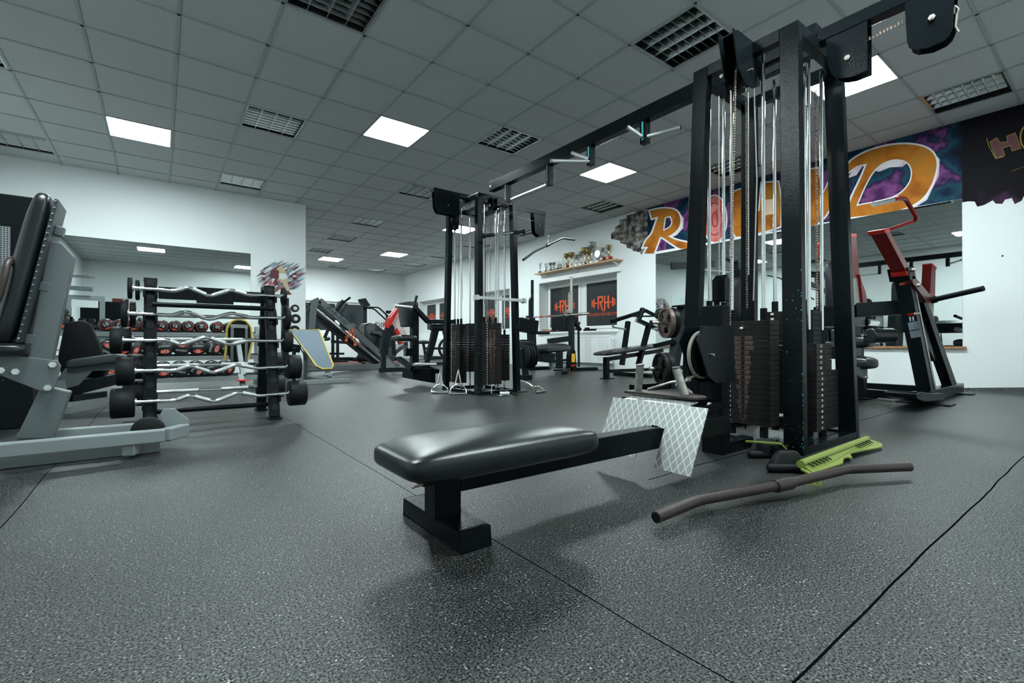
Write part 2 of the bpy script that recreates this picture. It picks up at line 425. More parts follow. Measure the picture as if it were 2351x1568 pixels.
# right wall with window openings
WIN = [(6.1, 8.45, .78, 1.93), (9.62, 11.2, .8, 1.93), (13.05, 14.86, .88, 1.96)]
rw = MB(); TH = .4
ys = [YR-.1]
for a in WIN:
    rw.box(XR, XR+TH, ys[-1], a[0], 0, CEIL+.1); rw.box(XR, XR+TH, a[0], a[1], 0, a[2]); rw.box(XR, XR+TH, a[0], a[1], a[3], CEIL+.1); ys.append(a[1])
rw.box(XR, XR+TH, ys[-1], YB+.1, 0, CEIL+.1)
struct('wall_right', rw, WALL)
struct('wall_left', MB().box(XS-.1, XC, YL, YL+.12, 0, CEIL+.1), WALL)
struct('wall_column', MB().box(XC-.12, XC, YL+.12, YB, 0, CEIL+.1), WALL)
BW = (2.6, 5.87, .9, 1.93)
bw = MB(); bw.box(XC-.12, BW[0], YB, YB+.3, 0, CEIL+.1); bw.box(BW[1], XR, YB, YB+.3, 0, CEIL+.1); bw.box(BW[0], BW[1], YB, YB+.3, 0, BW[2]); bw.box(BW[0], BW[1], YB, YB+.3, BW[3], CEIL+.1)
struct('wall_back', bw, WALL)
struct('wall_rear', MB().box(XS-.1, XR+TH, YR-.1, YR, 0, CEIL+.1), WALL)
struct('wall_side', MB().box(XS-.1, XS, YR-.1, YL, 0, CEIL+.1), WALL)
# rubber flooring runs a little up the right wall
cv = MB(); rows = []
for q in range(13):
    y = 1.5-q*.2; t = min(1, q/4); rows.append([(XR-.22*t-.002, y, .001), (XR-.12*t-.002, y, .007*t+.001), (XR-.04*t-.002, y, .03*t+.001), (XR-.004, y, .07*t+.001)])
cv.v = [p for r_ in rows for p in r_]
for q in range(12):
    for k in range(3): cv.f.append((q*4+k, q*4+k+1, q*4+k+5, q*4+k+4))
struct('baseboard_right', cv, FLOOR, smooth=180)

# windows
def logo(par, X, yc, zc, s):
    """dumbbell and initials in orange on the film; the wall is seen from -X so reading runs towards -Y"""
    def P(u, v): return (X, yc-u*s, zc+v*s)
    def bar(n, pts): MB().prism([P(*p) for p in pts], (-.002, 0, 0)).build(n, LOGO, par)
    m = MB()
    for sx in (-1, 1):
        for a, b, h in ((.62, .72, .24), (.76, .84, .17)): m.prism([P(sx*a, -h), P(sx*b, -h), P(sx*b, h), P(sx*a, h)], (-.002, 0, 0))
        m.prism([P(sx*.42, -.035), P(sx*.62, -.035), P(sx*.62, .035), P(sx*.42, .035)], (-.002, 0, 0))
    # R
    m.prism([P(-.42, .36), P(-.30, .36), P(-.30, -.36), P(-.38, -.30)], (-.002, 0, 0))
    m.prism([P(-.30, .36), P(-.02, .36), P(.0, .30), P(.0, .08), P(-.06, .0), P(-.14, -.0), P(.02, -.5), P(-.1, -.38), P(-.26, .0), P(-.26, .09), P(-.1, .09), P(-.1, .27), P(-.30, .27)], (-.002, 0, 0))
    # H
    m.prism([P(.06, .36), P(.16, .36), P(.16, .06), P(.3, .06), P(.3, .36), P(.42, .36), P(.42, -.36), P(.3, -.26), P(.3, -.05), P(.16, -.05), P(.16, -.36), P(.06, -.5)], (-.002, 0, 0))
    m.build('printed_logo', LOGO, par)
    text('printed_name', 'ROUND HOUSE GYM', LOGO, par, (X-.001, yc, zc-.62*s), (0, -1, 0), (0, 0, 1), .22*s)
def window(n, y0, y1, z0, z1, logos=True, lite=2, X=XR+.25, pane=FILM):
    f = MB(); t = .055; w_ = (y1-y0)/lite
    r = thing_struct('window_%d' % n, (X, (y0+y1)/2, z0))
    for k in range(lite):
        a, b = y0+k*w_, y0+(k+1)*w_
        f.box(X, X+.06, a, a+t, z0, z1); f.box(X, X+.06, b-t, b, z0, z1); f.box(X, X+.06, a+t, b-t, z0, z0+t); f.box(X, X+.06, a+t, b-t, z1-t, z1)
        s_ = MB(); a2, b2, c2, d2 = a+t+.004, b-t-.004, z0+t+.004, z1-t-.004; q = .06
        s_.box(X-.015, X+.045, a2, a2+q, c2, d2); s_.box(X-.015, X+.045, b2-q, b2, c2, d2); s_.box(X-.015, X+.045, a2+q, b2-q, c2, c2+q); s_.box(X-.015, X+.045, a2+q, b2-q, d2-q, d2)
        s_.build('window_sash', WHITE, r, bevel=.004)
        MB().box(X+.01, X+.02, a2+q, b2-q, c2+q, d2-q).build('window_pane', pane, r)
        if logos: logo(r, X+.008, (a+b)/2, (z0+z1)/2+.02, (b-a)*.33)
    f.build('window_frame', WHITE, r, bevel=.003)
    return r
def thing_struct(name, loc):
    o = bpy.data.objects.new(name, None); C.objects.link(o); o.location = loc; RL[o.name] = tuple(loc); o['kind'] = 'structure'; return o
window(1, *WIN[0]); window(2, *WIN[1]); window(3, *WIN[2])
single('window_sill', MB().box(XR-.06, XR+.25, 6.08, 8.47, .755, .785), WHITE, 'white window sill under the large right-hand window with orange logos', 'window sill')
# back window: three dark lites
r = thing_struct('window_4', ((BW[0]+BW[1])/2, YB+.1, BW[2])); Y = YB+.1
f = MB(); n = 3; w_ = (BW[1]-BW[0])/n
for k in range(n):
    a, b = BW[0]+k*w_, BW[0]+(k+1)*w_; t = .07
    f.box(a, a+t, Y, Y+.06, BW[2], BW[3]); f.box(b-t, b, Y, Y+.06, BW[2], BW[3]); f.box(a+t, b-t, Y, Y+.06, BW[2], BW[2]+t); f.box(a+t, b-t, Y, Y+.06, BW[3]-t, BW[3])
    MB().box(a+t, b-t, Y+.02, Y+.03, BW[2]+t, BW[3]-t).build('window_pane', GLASSD, r)
f.build('window_frame', WHITE, r)
# mirrors
mr = MB().box(XR-.006, XR-.001, 1.172, 5.2, .49, 2.13)
mo = thing('wall_mirror', (XR-.003, 3.2, .49), 'large mirror on the right wall below the painted lettering', 'mirror')
mr.build('mirror_glass', MIR, mo); MB().box(XR-.035, XR-.0005, 1.14, 5.2, .462, .49).build('wooden_ledge', WOODD, mo, bevel=.002)
mo = thing('wall_mirror', (0, YL-.003, .44), 'wide mirror on the left wall behind the dumbbell rack', 'mirror')
MB().box(-1.6, 1.21, YL-.006, YL-.001, .44, 2.03).build('mirror_glass', MIR, mo)
MB().box(-1.6, 1.21, YL-.008, YL-.0005, .425, .44).build('mirror_rail', MRIM, mo)

# ceiling lights
LL = {(0, 3): 'square lit ceiling panel left of the photo, above the barbell rack', (4, 0): 'square lit ceiling panel at the top centre, nearest before the far cable tower',
      (9, -1): 'square lit ceiling panel under the crossover beam, right of its pull-up grips', (9, -6): 'square lit ceiling panel behind the head of the near cable tower',
      (7, 15): 'small lit ceiling panel deepest in the room, left of its neighbour', (9, 12): 'small lit ceiling panel near the back wall, the right one of two',
      (9, 6): 'lit ceiling panel seen through the guide rods of the far cable tower', (0, -5): 'lit ceiling panel above the camera, seen in the left mirror', (4, -8): 'lit ceiling panel over the seated row bench'}
def tl(i, j): return (GX+.6*(i+.5), GY+.6*(j+.5), CEIL)
p0 = None
for k in LIT:
    c = tl(*k)
    if p0 is None:
        p0 = thing('ceiling_panel_light', c, LL[k], 'ceiling light', 'lit square ceiling panels')
        fr = MB(); a = .289
        for sx, sy in ((1, 0), (-1, 0), (0, 1), (0, -1)):
            if sx: fr.box(c[0]+sx*a-.006, c[0]+sx*a+.006, c[1]-a, c[1]+a, CEIL-.004, CEIL+.02)
            else: fr.box(c[0]-a, c[0]+a, c[1]+sy*a-.006, c[1]+sy*a+.006, CEIL-.004, CEIL+.02)
        fr.build('frame', WHITE, p0); MB().box(c[0]-.284, c[0]+.284, c[1]-.284, c[1]+.284, CEIL+.004, CEIL+.014).build('diffuser', LED, p0)
    else: dup(p0, c, LL[k])
DL = {(2, -3): 'at the top edge, cut by the frame, left of centre', (6, -5): 'large in view left of the near cable tower head', (11, -7): 'at the far right above the painted H', (2, 1): 'between the two nearest lit panels on the left',
      (6, -1): 'above the middle of the pull-up beam', (2, 5): 'close to the left wall above the barbell rack', (-2, 5): 'at the left edge of the photo above the wall', (-2, 1): 'cut by the left edge of the photo, high up',
      (6, 3): 'just left of the far cable tower head', (11, 1): 'near the right wall before the painted R', (6, 7): 'second of the row receding left of the far tower', (6, 10): 'third of the row receding left of the far tower',
      (6, 13): 'fourth of the row receding left of the far tower', (11, 5): 'right of the far cable tower behind its pulldown arm', (11, -3): 'seen between the posts of the near cable tower', (11, 14): 'near the back right corner of the room',
      (11, 11): 'near the right wall, second before the back corner', (8, 17): 'against the back wall, left one', (10, 17): 'against the back wall, right one', (11, 8): 'near the right wall behind the far tower posts'}
p0 = None
for k in DEAD:
    c = tl(*k); lab = 'unlit square louvred ceiling light '+DL[k]
    if p0 is None:
        p0 = thing('louvred_ceiling_light', c, lab, 'ceiling light', 'unlit louvred ceiling lights'); a = .289
        h = MB(); h.box(c[0]-a, c[0]+a, c[1]-a, c[1]+a, CEIL+.09, CEIL+.1)
        for s_ in (-1, 1):
            h.box(c[0]+s_*a-.004, c[0]+s_*a+.004, c[1]-a, c[1]+a, CEIL-.002, CEIL+.09); h.box(c[0]-a, c[0]+a, c[1]+s_*a-.004, c[1]+s_*a+.004, CEIL-.002, CEIL+.09)
        h.build('housing', DARKH, p0)
        rim = MB()
        for s_ in (-1, 1):
            rim.box(c[0]+s_*.28-.007, c[0]+s_*.28+.007, c[1]-.287, c[1]+.287, CEIL-.003, CEIL+.003); rim.box(c[0]-.287, c[0]+.287, c[1]+s_*.28-.007, c[1]+s_*.28+.007, CEIL-.003, CEIL+.003)
        rim.build('rim', ALU, p0)
        lv = MB()
        for q in range(1, 4):                     # vee-shaped long reflectors between the tubes
            x = c[0]-.28+.56*q/4; lv.prism([(x-.003, c[1]-.28, CEIL+.002), (x+.003, c[1]-.28, CEIL+.002), (x+.022, c[1]-.28, CEIL+.055), (x-.022, c[1]-.28, CEIL+.055)], (0, .56, 0))
        for q in range(1, 8):
            y = c[1]-.28+.56*q/8; lv.prism([(c[0]-.28, y-.002, CEIL+.004), (c[0]-.28, y+.002, CEIL+.004), (c[0]-.28, y+.011, CEIL+.042), (c[0]-.28, y-.011, CEIL+.042)], (.56, 0, 0))
        lv.build('louvre', ALU, p0)
        tb = MB()
        for q in range(4): tb.cyl((c[0]-.21+.14*q, c[1]-.27, CEIL+.072), (c[0]-.21+.14*q, c[1]+.27, CEIL+.072), .008, 8)
        tb.build('lamp_tubes', WHITE, p0)
    else: dup(p0, c, lab)
# ================================================================ NEAR CABLE TOWER
BX, BZ = 2.70, 2.08          # crossover beam, its near face and underside
def tower(name, label, X0, X1, Y0, Y1, H_, tx, ty, stacks, pw=.05, pv=.088):
    t = thing(name, ((X0+X1)/2, (Y0+Y1)/2, 0), label, 'cable machine')
    cx, cy = (X0+X1)/2, (Y0+Y1)/2
    def corner(sx, sy, z):      # outer corner, leaning in with height
        k = z/H_; return ((X1 if sx > 0 else X0)-sx*tx*k, (Y1 if sy > 0 else Y0)-sy*ty*k, z)
    for sx in (-1, 1):
        for sy in (-1, 1):
            m = MB(); c = []
            for z in (0, H_):
                x, y, _ = corner(sx, sy, z); a, b = sorted((x, x-sx*pw)), sorted((y, y-sy*pv))
                c += [(a[0], b[0], z), (a[1], b[0], z), (a[1], b[1], z), (a[0], b[1], z)]
            m.hexa(c).build('post', BLK, t, bevel=.003)
    for z, h in ((H_-.06, .06), (.0, .035)):
        r = MB()
        x0, y0, _ = corner(-1, -1, z); x1, y1, _ = corner(1, 1, z)
        e = .001
        r.box(x0+pw+e, x1-pw-e, y0+e, y0+.05, z, z+h); r.box(x0+pw+e, x1-pw-e, y1-.05, y1-e, z, z+h)
        r.box(x0+e, x0+.05, y0+pv+e, y1-pv-e, z, z+h); r.box(x1-.05, x1-e, y0+pv+e, y1-pv-e, z, z+h)
        if z > 1: r.box((x0+x1)/2-.025, (x0+x1)/2+.025, y0+.051, y1-.051, z+.01, z+.05)
        r.build('top_frame' if z > 1 else 'base_frame', BLK, t, bevel=.002)
    return t, corner
NT, ncor = tower('cable_tower', 'tall black four-post cable tower in the right foreground with weight stacks', 2.38, 3.11, .93, 1.575, 2.08, .07, .045, None)
TP = mat('stack_numbers', (.75, .77, .75), .5)
def stack(T, face, a0, a1, c, depth, z0, z1, n, split=None, rust=True, nums=True, ax='x', hub=None, gap=.0014):
    """weight stack; ax='x': front face lies in X=face, runs a0..a1 along Y; ax='y': front face lies in Y=face"""
    ph = (z1-z0)/n; mid = (a0+a1)/2; proto = {}
    for k in range(n):
        top = k >= n-1
        aa, bb = (a0, a1) if not split or z0+k*ph < split[0]-1e-4 else (split[1], split[2])
        if ax == 'x': m = (face, face+depth, aa, bb)
        else: m = (aa, bb, face, face+depth)
        key = (aa, bb); z = z0+k*ph
        if key not in proto:
            q = MB()
            pm = (aa+bb)/2; hw = .008; hz = ph*.25
            q.box(m[0], m[1], m[2], m[3], z+gap, z+ph)
            o = q.build('weight_plate', PLATE, T, bevel=.0012); proto[key] = (o, z)
            d_ = []
            f = MB(); e = .0009
            if ax == 'x': f.box(face-e, face, pm-.009, pm+.009, z+ph*.28, z+ph*.72)
            else: f.box(pm-.009, pm+.009, face-e, face, z+ph*.28, z+ph*.72)
            fo = f.build('pin_hole', INK, o)
            if nums:
                f = MB(); o2 = abs(bb-aa)*.27
                if ax == 'x': f.box(face-e, face, pm+o2-.008, pm+o2+.008, z+ph*.3, z+ph*.72)
                else: f.box(pm-o2-.0045, pm-o2+.0045, face-e, face, z+ph*.3, z+ph*.72)
                f.build('number_mark', TP, o)
        else:
            o0, zz = proto[key]; c_ = o0.copy(); C.objects.link(c_); c_.parent = T; c_.location = (0, 0, z-zz)
            for ch in o0.children:
                d = ch.copy(); C.objects.link(d); d.parent = c_
            o = c_
        if rust and k < n-3:         # bare metal rubbed by the pins, a different shape on every plate
            wa, wb = [(bb-aa)*(.04+.17*(k/n)**.7)*(.65+.6*random.random()) for _ in (0, 1)]; e2 = .0004; zb, zt2 = zz_(proto, key)+gap+.0012, zz_(proto, key)+ph-.0012; pm = (aa+bb)/2
            f = MB()
            if ax == 'x': f.prism([(face-e2, pm-wa, zb), (face-e2, pm+wb, zb), (face-e2, pm+wb*(.8+.4*random.random()), zt2), (face-e2, pm-wa*(.8+.4*random.random()), zt2)], (e2, 0, 0))
            else: f.prism([(pm-wa, face-e2, zb), (pm+wb, face-e2, zb), (pm+wb*.9, face-e2, zt2), (pm-wa*1.1, face-e2, zt2)], (0, e2, 0))
            f.build('worn_patch', RUST, o)
    return ph
def zz_(proto, key): return proto[key][1]
def rods(T, pts, z0, z1, r=.0095, name='guide_rod'):
    for x, y in pts: MB().cyl((x, y, z0), (x, y, z1), r, 14).build(name, CHR, T, smooth=60)
def hubs(T, pts, z, h=.06, r=.017):
    for x, y in pts: MB().cyl((x, y, z), (x, y, z+h), r, 14).build('plate_bushing', BLK2, T, smooth=60)
def chain(T, p, q, name='lifting_chain', w_=.009):
    """leaf chain: a row of small side plates and pins between p and q"""
    d = nrm(sub(q, p)); L_ = ln(sub(q, p)); n = int(L_/.0135); m = MB(); s_ = nrm(crs(d, (1, -.9, 0)))
    for k in range(n):
        a = add(p, mul(d, L_*k/n)); b = add(p, mul(d, L_*(k+.62)/n))
        for e in (-1, 1): m.beam(add(a, mul(s_, e*w_*.75)), add(b, mul(s_, e*w_*.75)), .005, .003, up=s_)
        if k % 1 == 0: m.beam(add(add(a, mul(d, .004)), mul(s_, -w_*.75)), add(add(a, mul(d, .004)), mul(s_, w_*.75)), .004, .006, up=d)
    m.build(name, BEL, T)
# stack 1 faces the row bench
stack(NT, 2.475, 1.12, 1.40, 0, .10, .095, .64, 21)
rods(NT, [(2.525, 1.345), (2.525, 1.175)], .03, 2.03); hubs(NT, [(2.525, 1.345), (2.525, 1.175), (2.525, 1.262)], .64, .065)
chain(NT, (2.525, 1.262, .70), (2.52, 1.262, 1.85))
hd = MB().ball((2.467, 1.262, .60), .011, 8); hd.cyl((2.467, 1.262, .6), (2.48, 1.262, .6), .005, 8); hd.build('selector_pin', CHR, NT, smooth=60)
# stack 2, behind it on the far side
stack(NT, 2.76, 1.03, 1.30, 0, .10, .13, .70, 21, rust=False)
rods(NT, [(2.81, 1.245), (2.81, 1.09)], .03, 2.03); hubs(NT, [(2.81, 1.245), (2.81, 1.09)], .70, .06)
# stack 3 faces the camera side
ph3 = stack(NT, 1.0, 2.72, 3.015, 0, .10, .06, .52, 16, split=(.375, 2.72, 2.92), rust=False, ax='y', nums=False)
for k, s_ in enumerate(['75', '70', '65', '60', '55', '50', '45', '40', '35', '30', '25', '20', '15', '12.5', '10', '7.5']):
    text('plate_number', s_, TP, NT, (2.79 if k < 11 else 2.775, .9992, .06+ph3*(k+.55)), (1, 0, 0), (0, 0, 1), .019)
rods(NT, [(2.76, 1.05), (2.93, 1.05)], .03, 2.03); hubs(NT, [(2.76, 1.05), (2.815, 1.05), (2.88, 1.05), (2.93, 1.05)], .52, .075)
chain(NT, (2.87, 1.05, .6), (2.85, 1.05, 1.9)); MB().cyl((2.815, 1.05, .6), (2.815, 1.05, .66), .008, 10).build('cable_ferrule', CAB, NT)
# stack 4 at the back left corner
stack(NT, 1.47, 2.52, 2.80, 0, .09, .12, .70, 18, rust=False, ax='y', nums=False)
rods(NT, [(2.58, 1.51), (2.74, 1.51)], .03, 2.03); hubs(NT, [(2.58, 1.51), (2.66, 1.51), (2.74, 1.51)], .70, .07)
m = MB(); m.prism([(2.64, 1.45, .77), (2.70, 1.45, .77), (2.70, 1.45, .90), (2.67, 1.45, .93), (2.64, 1.45, .90)], (0, .08, 0)); m.build('pulley_bracket', BLK, NT, bevel=.004)
cb = MB()
cb.path([(2.56, 1.24, 1.93), (2.55, 1.22, 1.4), (2.53, 1.23, .75)], .0035, 8); cb.path([(2.62, 1.30, 1.92), (2.60, 1.29, .9)], .003, 8); cb.path([(2.67, 1.50, 2.0), (2.67, 1.50, .93)], .003, 8)
cb.build('steel_cable', CAB, NT, smooth=60)
# spring stops, base plate, lower cross member
for x, y in ((2.525, 1.345), (2.525, 1.175), (2.81, 1.245), (2.81, 1.09), (2.76, 1.05), (2.93, 1.05)):
    sp = MB()
    for k in range(5): sp.ring((x, y, .035+.011*k), (0, 0, 1), .02, .012, .0105, 14)
    sp.build('rubber_stop', RUB, NT)
MB().box(2.47, 3.02, 1.0, 1.115, .004, .028).build('base_plate', BLK, NT, bevel=.002)
MB().box(2.70, 3.02, 1.13, 1.19, .07, .12).build('stack_support_bar', BLK, NT, bevel=.002)
m = MB().prism([(2.525, 1.265, .09), (2.51, 1.265, .09), (2.518, 1.265, .06)], (0, .006, 0)).build('pin_tip', INK, NT)
# twin side plates of the row pulley at the top, on the -X side
def cheeks(T, c, ax, w_, prof, t=.007, sheave=None, name='pulley_housing'):
    """two side plates (profile in the plane across ax) with a sheave between; prof = [(u, z)...]"""
    u = nrm(crs((0, 0, 1), ax)); par = None
    m = MB()
    for e in (-1, 1):
        o = add(c, mul(ax, e*w_/2-(t/2)))
        m.prism([add(o, add(mul(u, a), (0, 0, b))) for a, b in prof], mul(ax, t))
    par = m.build(name, BLK, T, bevel=.002)
    if sheave:
        s_, z_, R = sheave; cc = add(c, add(mul(u, s_), (0, 0, z_)))
        MB().lathe(add(cc, mul(ax, -.012)), [(R, 0), (R*.88, .008), (R*.88, .016), (R, .024)], ax, 28).build('pulley_wheel', BLK2, par, smooth=40)
        b = MB().cyl(add(cc, mul(ax, -w_/2-.016)), add(cc, mul(ax, w_/2+.016)), .006, 10); b.cyl(add(cc, mul(ax, -w_/2-.012)), add(cc, mul(ax, -w_/2-.004)), .013, 6); b.build('axle_bolt', STEEL, par)
    return par
# (crossing above stack 1: sticks out past the top rail)
cheeks(NT, (2.43, 1.235, 2.08), (0, -1, 0), .075, [(-.17, .0), (.13, .0), (.13, -.06), (.10, -.20), (.03, -.235), (-.06, -.235), (-.12, -.18)], sheave=(0, -.15, .07))
MB().box(2.30, 2.56, 1.195, 1.275, 2.081, 2.089).build('pulley_top_plate', BLK, NT, bevel=.001)
# head pulleys on the lat arm that runs out over the camera's right
arm = MB(); arm.box(2.69, 2.76, .42, .985, 2.062, 2.125); arm.build('pulldown_arm', BLK, NT, bevel=.003)
pf = [(-.10, -.02), (.11, -.02), (.10, -.16), (.065, -.235), (.0, -.26), (-.09, -.24), (-.10, -.1)]
pr2 = [(-b_, z) for b_, z in pf]
cheeks(NT, (2.725, .86, 2.06), (1, 0, 0), .06, [(-.09, 0), (.085, 0), (.078, -.12), (.065, -.175), (.045, -.21), (.01, -.232), (-.03, -.242), (-.09, -.24)], sheave=(-.01, -.14, .06))
cheeks(NT, (2.725, .545, 2.062), (1, 0, 0), .06, [(-.085, 0), (.085, 0), (.077, -.18), (.07, -.21), (.05, -.23), (.0, -.245), (-.045, -.24), (-.065, -.225), (-.075, -.2)], sheave=(-.01, -.12, .06))
chain(NT, (2.725, .80, 1.985), (2.725, .58, 2.0), 'lifting_chain', .008)
m = MB(); m.path([(2.725, .468, 1.97), (2.725, .455, 1.95), (2.725, .462, 1.925), (2.725, .47, 1.94), (2.725, .468, 1.965)], .004, 8); m.path([(2.725, .462, 1.925), (2.725, .466, 1.88), (2.725, .455, 1.85)], .005, 8); m.build('snap_hook', STEEL, NT, smooth=60)
# chain going down to the low row pulley
chain(NT, (2.24, 1.205, .61), (2.36, 1.235, 1.93))
# chipped paint flecks in the old turquoise
ch = MB()
for k in range(46):
    z = random.random()**1.6*.9+.03; f = z/2.08; x, y, _ = ncor(-1, -1, z); s_ = .0012+random.random()*.0028
    ch.box(x-.0004, x+.0006, y-.0004, y+s_, z, z+s_*2) if k % 2 else (lambda q: ch.box(x-.0005, x+.0003, y+q, y+q+s_, z, z+s_*1.3))(.08*random.random())
ch.build('paint_chips', TEAL, NT)
# ---- low row station: column, pulley box, foot plate, seat (bolted to the tower but a unit of its own)
LR = thing('seated_row_bench', (1.1, 1.15, 0), 'low black padded seat with tread-plate footrest in front of the near cable tower', 'bench')
co = MB(); co.box(2.09, 2.16, 1.16, 1.265, 0, .70); co.build('pulley_column', BLK, LR, bevel=.003)
MB().box(2.161, 2.379, 1.16, 1.22, .0, .055).build('connecting_rail', BLK, LR, bevel=.002)
hs = cheeks(LR, (2.03, 1.19, .60), (0, -1, 0), .085, [(-.13, .0), (.14, .0), (.14, -.26), (-.02, -.26), (-.09, -.225), (-.17, -.07)], name='pulley_box', sheave=(-.06, -.13, .10))
MB().ring((1.97, 1.19, .47), (0, 1, 0), .108, .10, .014, 40).build('belt', mat('grey_belt', (.22, .21, .18), .5), LR)
m = MB(); m.path([(1.965, 1.19, .385), (1.90, 1.20, .37), (1.86, 1.21, .352)], .006, 8)
for k in range(3): m.path([(1.885-.03*k+.016*cos(q*pi/4), 1.205+.006*k, .36-.012*k+.010*sin(q*pi/4)) for q in range(8)], .0035, 6, closed=True)
m.build('snap_hook', STEEL, LR, smooth=60)
# beam with cranked rear piece
bm = MB(); bm.box(.666, 2.089, 1.12, 1.185, .112, .193); bm.build('main_beam', BLK, LR, bevel=.003)
MB().box(.585, .665, 1.12, 1.185, .05, .192).build('rear_post', BLK, LR, bevel=.003)
ft = MB(); ft.box(.592, .685, 1.005, 1.34, .045, .052); ft.box(.592, .599, 1.005, 1.34, .004, .045); ft.box(.678, .685, 1.005, 1.34, .004, .045)
ft.prism([(.592, 1.005, .052), (.685, 1.005, .052), (.685, 1.0, .0), (.592, 1.0, .0)], (0, .006, 0)); ft.prism([(.592, 1.34, .052), (.685, 1.34, .052), (.685, 1.345, .0), (.592, 1.345, .0)], (0, -.006, 0)); ft.build('floor_foot', BLK, LR, bevel=.0015)
MB().box(.50, 1.05, 1.02, 1.23, .178, .197).build('seat_board', BLK2, LR, bevel=.004)
pad('seat', (.775, 1.122, .222), (1, 0, 0), (0, 1, 0), (0, 0, 1), .64, .285, .088, VIN, LR, crown=.22, e=.24, n=40)
m = MB()
for k in range(5): m.ball((.462+.006*k, .992+.001*k, .193), .0035, 5)
m.build('torn_corner', BEL, LR)
# foot plate: tread sheet with a slot for the beam, lip bent forward at the top
tp = MB(); tp.uv = []
def tpt(y, s):            # s along the sheet from the bottom edge, 0..0.27 slanted, then the lip
    L0 = .255
    if s <= L0: k = s/L0; return (1.498+.115*k, y, .05+.232*k)
    k = (s-L0)/.07; return (1.613+.065*k, y, .282+.012*k)
def quad(y0, y1, s0, s1, t=0.):
    n = len(tp.v)
    for y, s_ in ((y0, s0), (y1, s0), (y1, s1), (y0, s1)): tp.v.append(tpt(y, s_)); tp.uv.append((y, s_))
    tp.f.append((n, n+3, n+2, n+1))
sy = [.95, 1.105, 1.20, 1.40]
for a, b, s0, s1 in ((.95, 1.105, 0, .155), (1.20, 1.40, .02, .155), (.95, 1.40, .155, .245), (.95, 1.40, .245, .255), (1.03, 1.34, .255, .325)): quad(a, b, s0, s1)
o = tp.build('foot_plate', tread_mat(), LR, label='diamond tread aluminium foot plate')
so = o.modifiers.new('thick', 'SOLIDIFY'); so.thickness = .004
m = MB(); m.beam(tpt(1.15, .15), (1.75, 1.15, .17), .03, .02); m.beam((1.635, .98, .27), (2.095, 1.15, .24), .03, .008, up=(0, 1, 0)); m.beam((1.635, 1.37, .27), (2.095, 1.22, .24), .03, .008, up=(0, 1, 0)); m.build('plate_stays', BLK, LR)
MB().cyl((1.98, 1.152, .245), (1.98, 1.165, .245), .012, 6).build('stay_bolt', STEEL, LR)
# ---- close-grip handle resting on the plate lip
vh = thing('close_grip_handle', (1.72, 1.2, .3), 'worn steel double-grip row handle resting on the tread foot plate', 'handle')
m = MB(); m.prism([(1.66, 1.03, .299), (1.74, 1.03, .299), (1.77, 1.06, .299), (1.77, 1.35, .299), (1.74, 1.38, .299), (1.66, 1.38, .299)], (0, 0, .012)); m.build('base_bar', BROWN, vh, bevel=.003)
for y0, y1, z1 in ((1.335, 1.315, .425), (1.10, 1.135, .42)):
    g_ = MB(); g_.cyl((1.70, y0, .311), (1.69, y1, z1), .0165, 18); g_.build('grip', STEEL, vh, smooth=50)
    MB().cyl((1.69, y1, z1), (1.689, y1, z1+.004), .0172, 18).build('grip_cap', BLK2, vh)
m = MB(); m.path([(1.75, 1.10, .315), (1.79, 1.2, .36), (1.75, 1.32, .315)], .006, 8, fil=.03); m.path([(1.79, 1.2, .36), (1.83, 1.21, .355)], .006, 8); m.build('cable_yoke', STEEL, vh, smooth=60)

# ================================================================ FAR CABLE TOWER
FT, fcor = tower('cable_tower', 'black four-post cable tower in the middle distance, hung with a wide lat bar', 2.55, 3.10, 3.98, 4.72, 2.06, .03, .035, None, pw=.055, pv=.068)
RL[FT.name] = tuple(FT.location)
stack(FT, 2.60, 4.42, 4.65, 0, .09, .09, .735, 26)
rods(FT, [(2.645, 4.46), (2.645, 4.60)], .03, 2.02); hubs(FT, [(2.645, 4.46), (2.645, 4.53), (2.645, 4.60)], .735, .06, .014)
stack(FT, 4.06, 2.665, 2.905, 0, .09, .09, .74, 26, ax='y')
rods(FT, [(2.71, 4.105), (2.86, 4.105)], .03, 2.02); hubs(FT, [(2.71, 4.105), (2.785, 4.105), (2.86, 4.105)], .74, .06, .014)
stack(FT, 2.97, 4.10, 4.30, 0, .07, .12, .62, 18, rust=False, ax='x')
rods(FT, [(3.0, 4.14), (3.0, 4.26)], .03, 2.02); hubs(FT, [(3.0, 4.14), (3.0, 4.26)], .62, .05, .013)
stack(FT, 4.55, 2.80, 3.02, 0, .07, .2, .75, 18, rust=False, ax='y', nums=False)
rods(FT, [(2.84, 4.59), (2.98, 4.59)], .03, 2.02)
chain(FT, (2.645, 4.53, .8), (2.645, 4.5, 1.8), w_=.006); chain(FT, (2.785, 4.105, .8), (2.785, 4.09, 1.85), w_=.006)
cb = MB(); cb.path([(2.80, 4.03, 1.86), (2.72, 4.06, 1.3), (2.74, 4.08, .8)], .003, 8); cb.path([(2.70, 4.1, 1.9), (2.76, 4.1, 1.6), (2.72, 4.1, 1.5)], .002, 8); cb.path([(2.66, 4.5, 1.8), (2.64, 4.42, 1.0)], .003, 8); cb.build('steel_cable', CAB, FT, smooth=60)
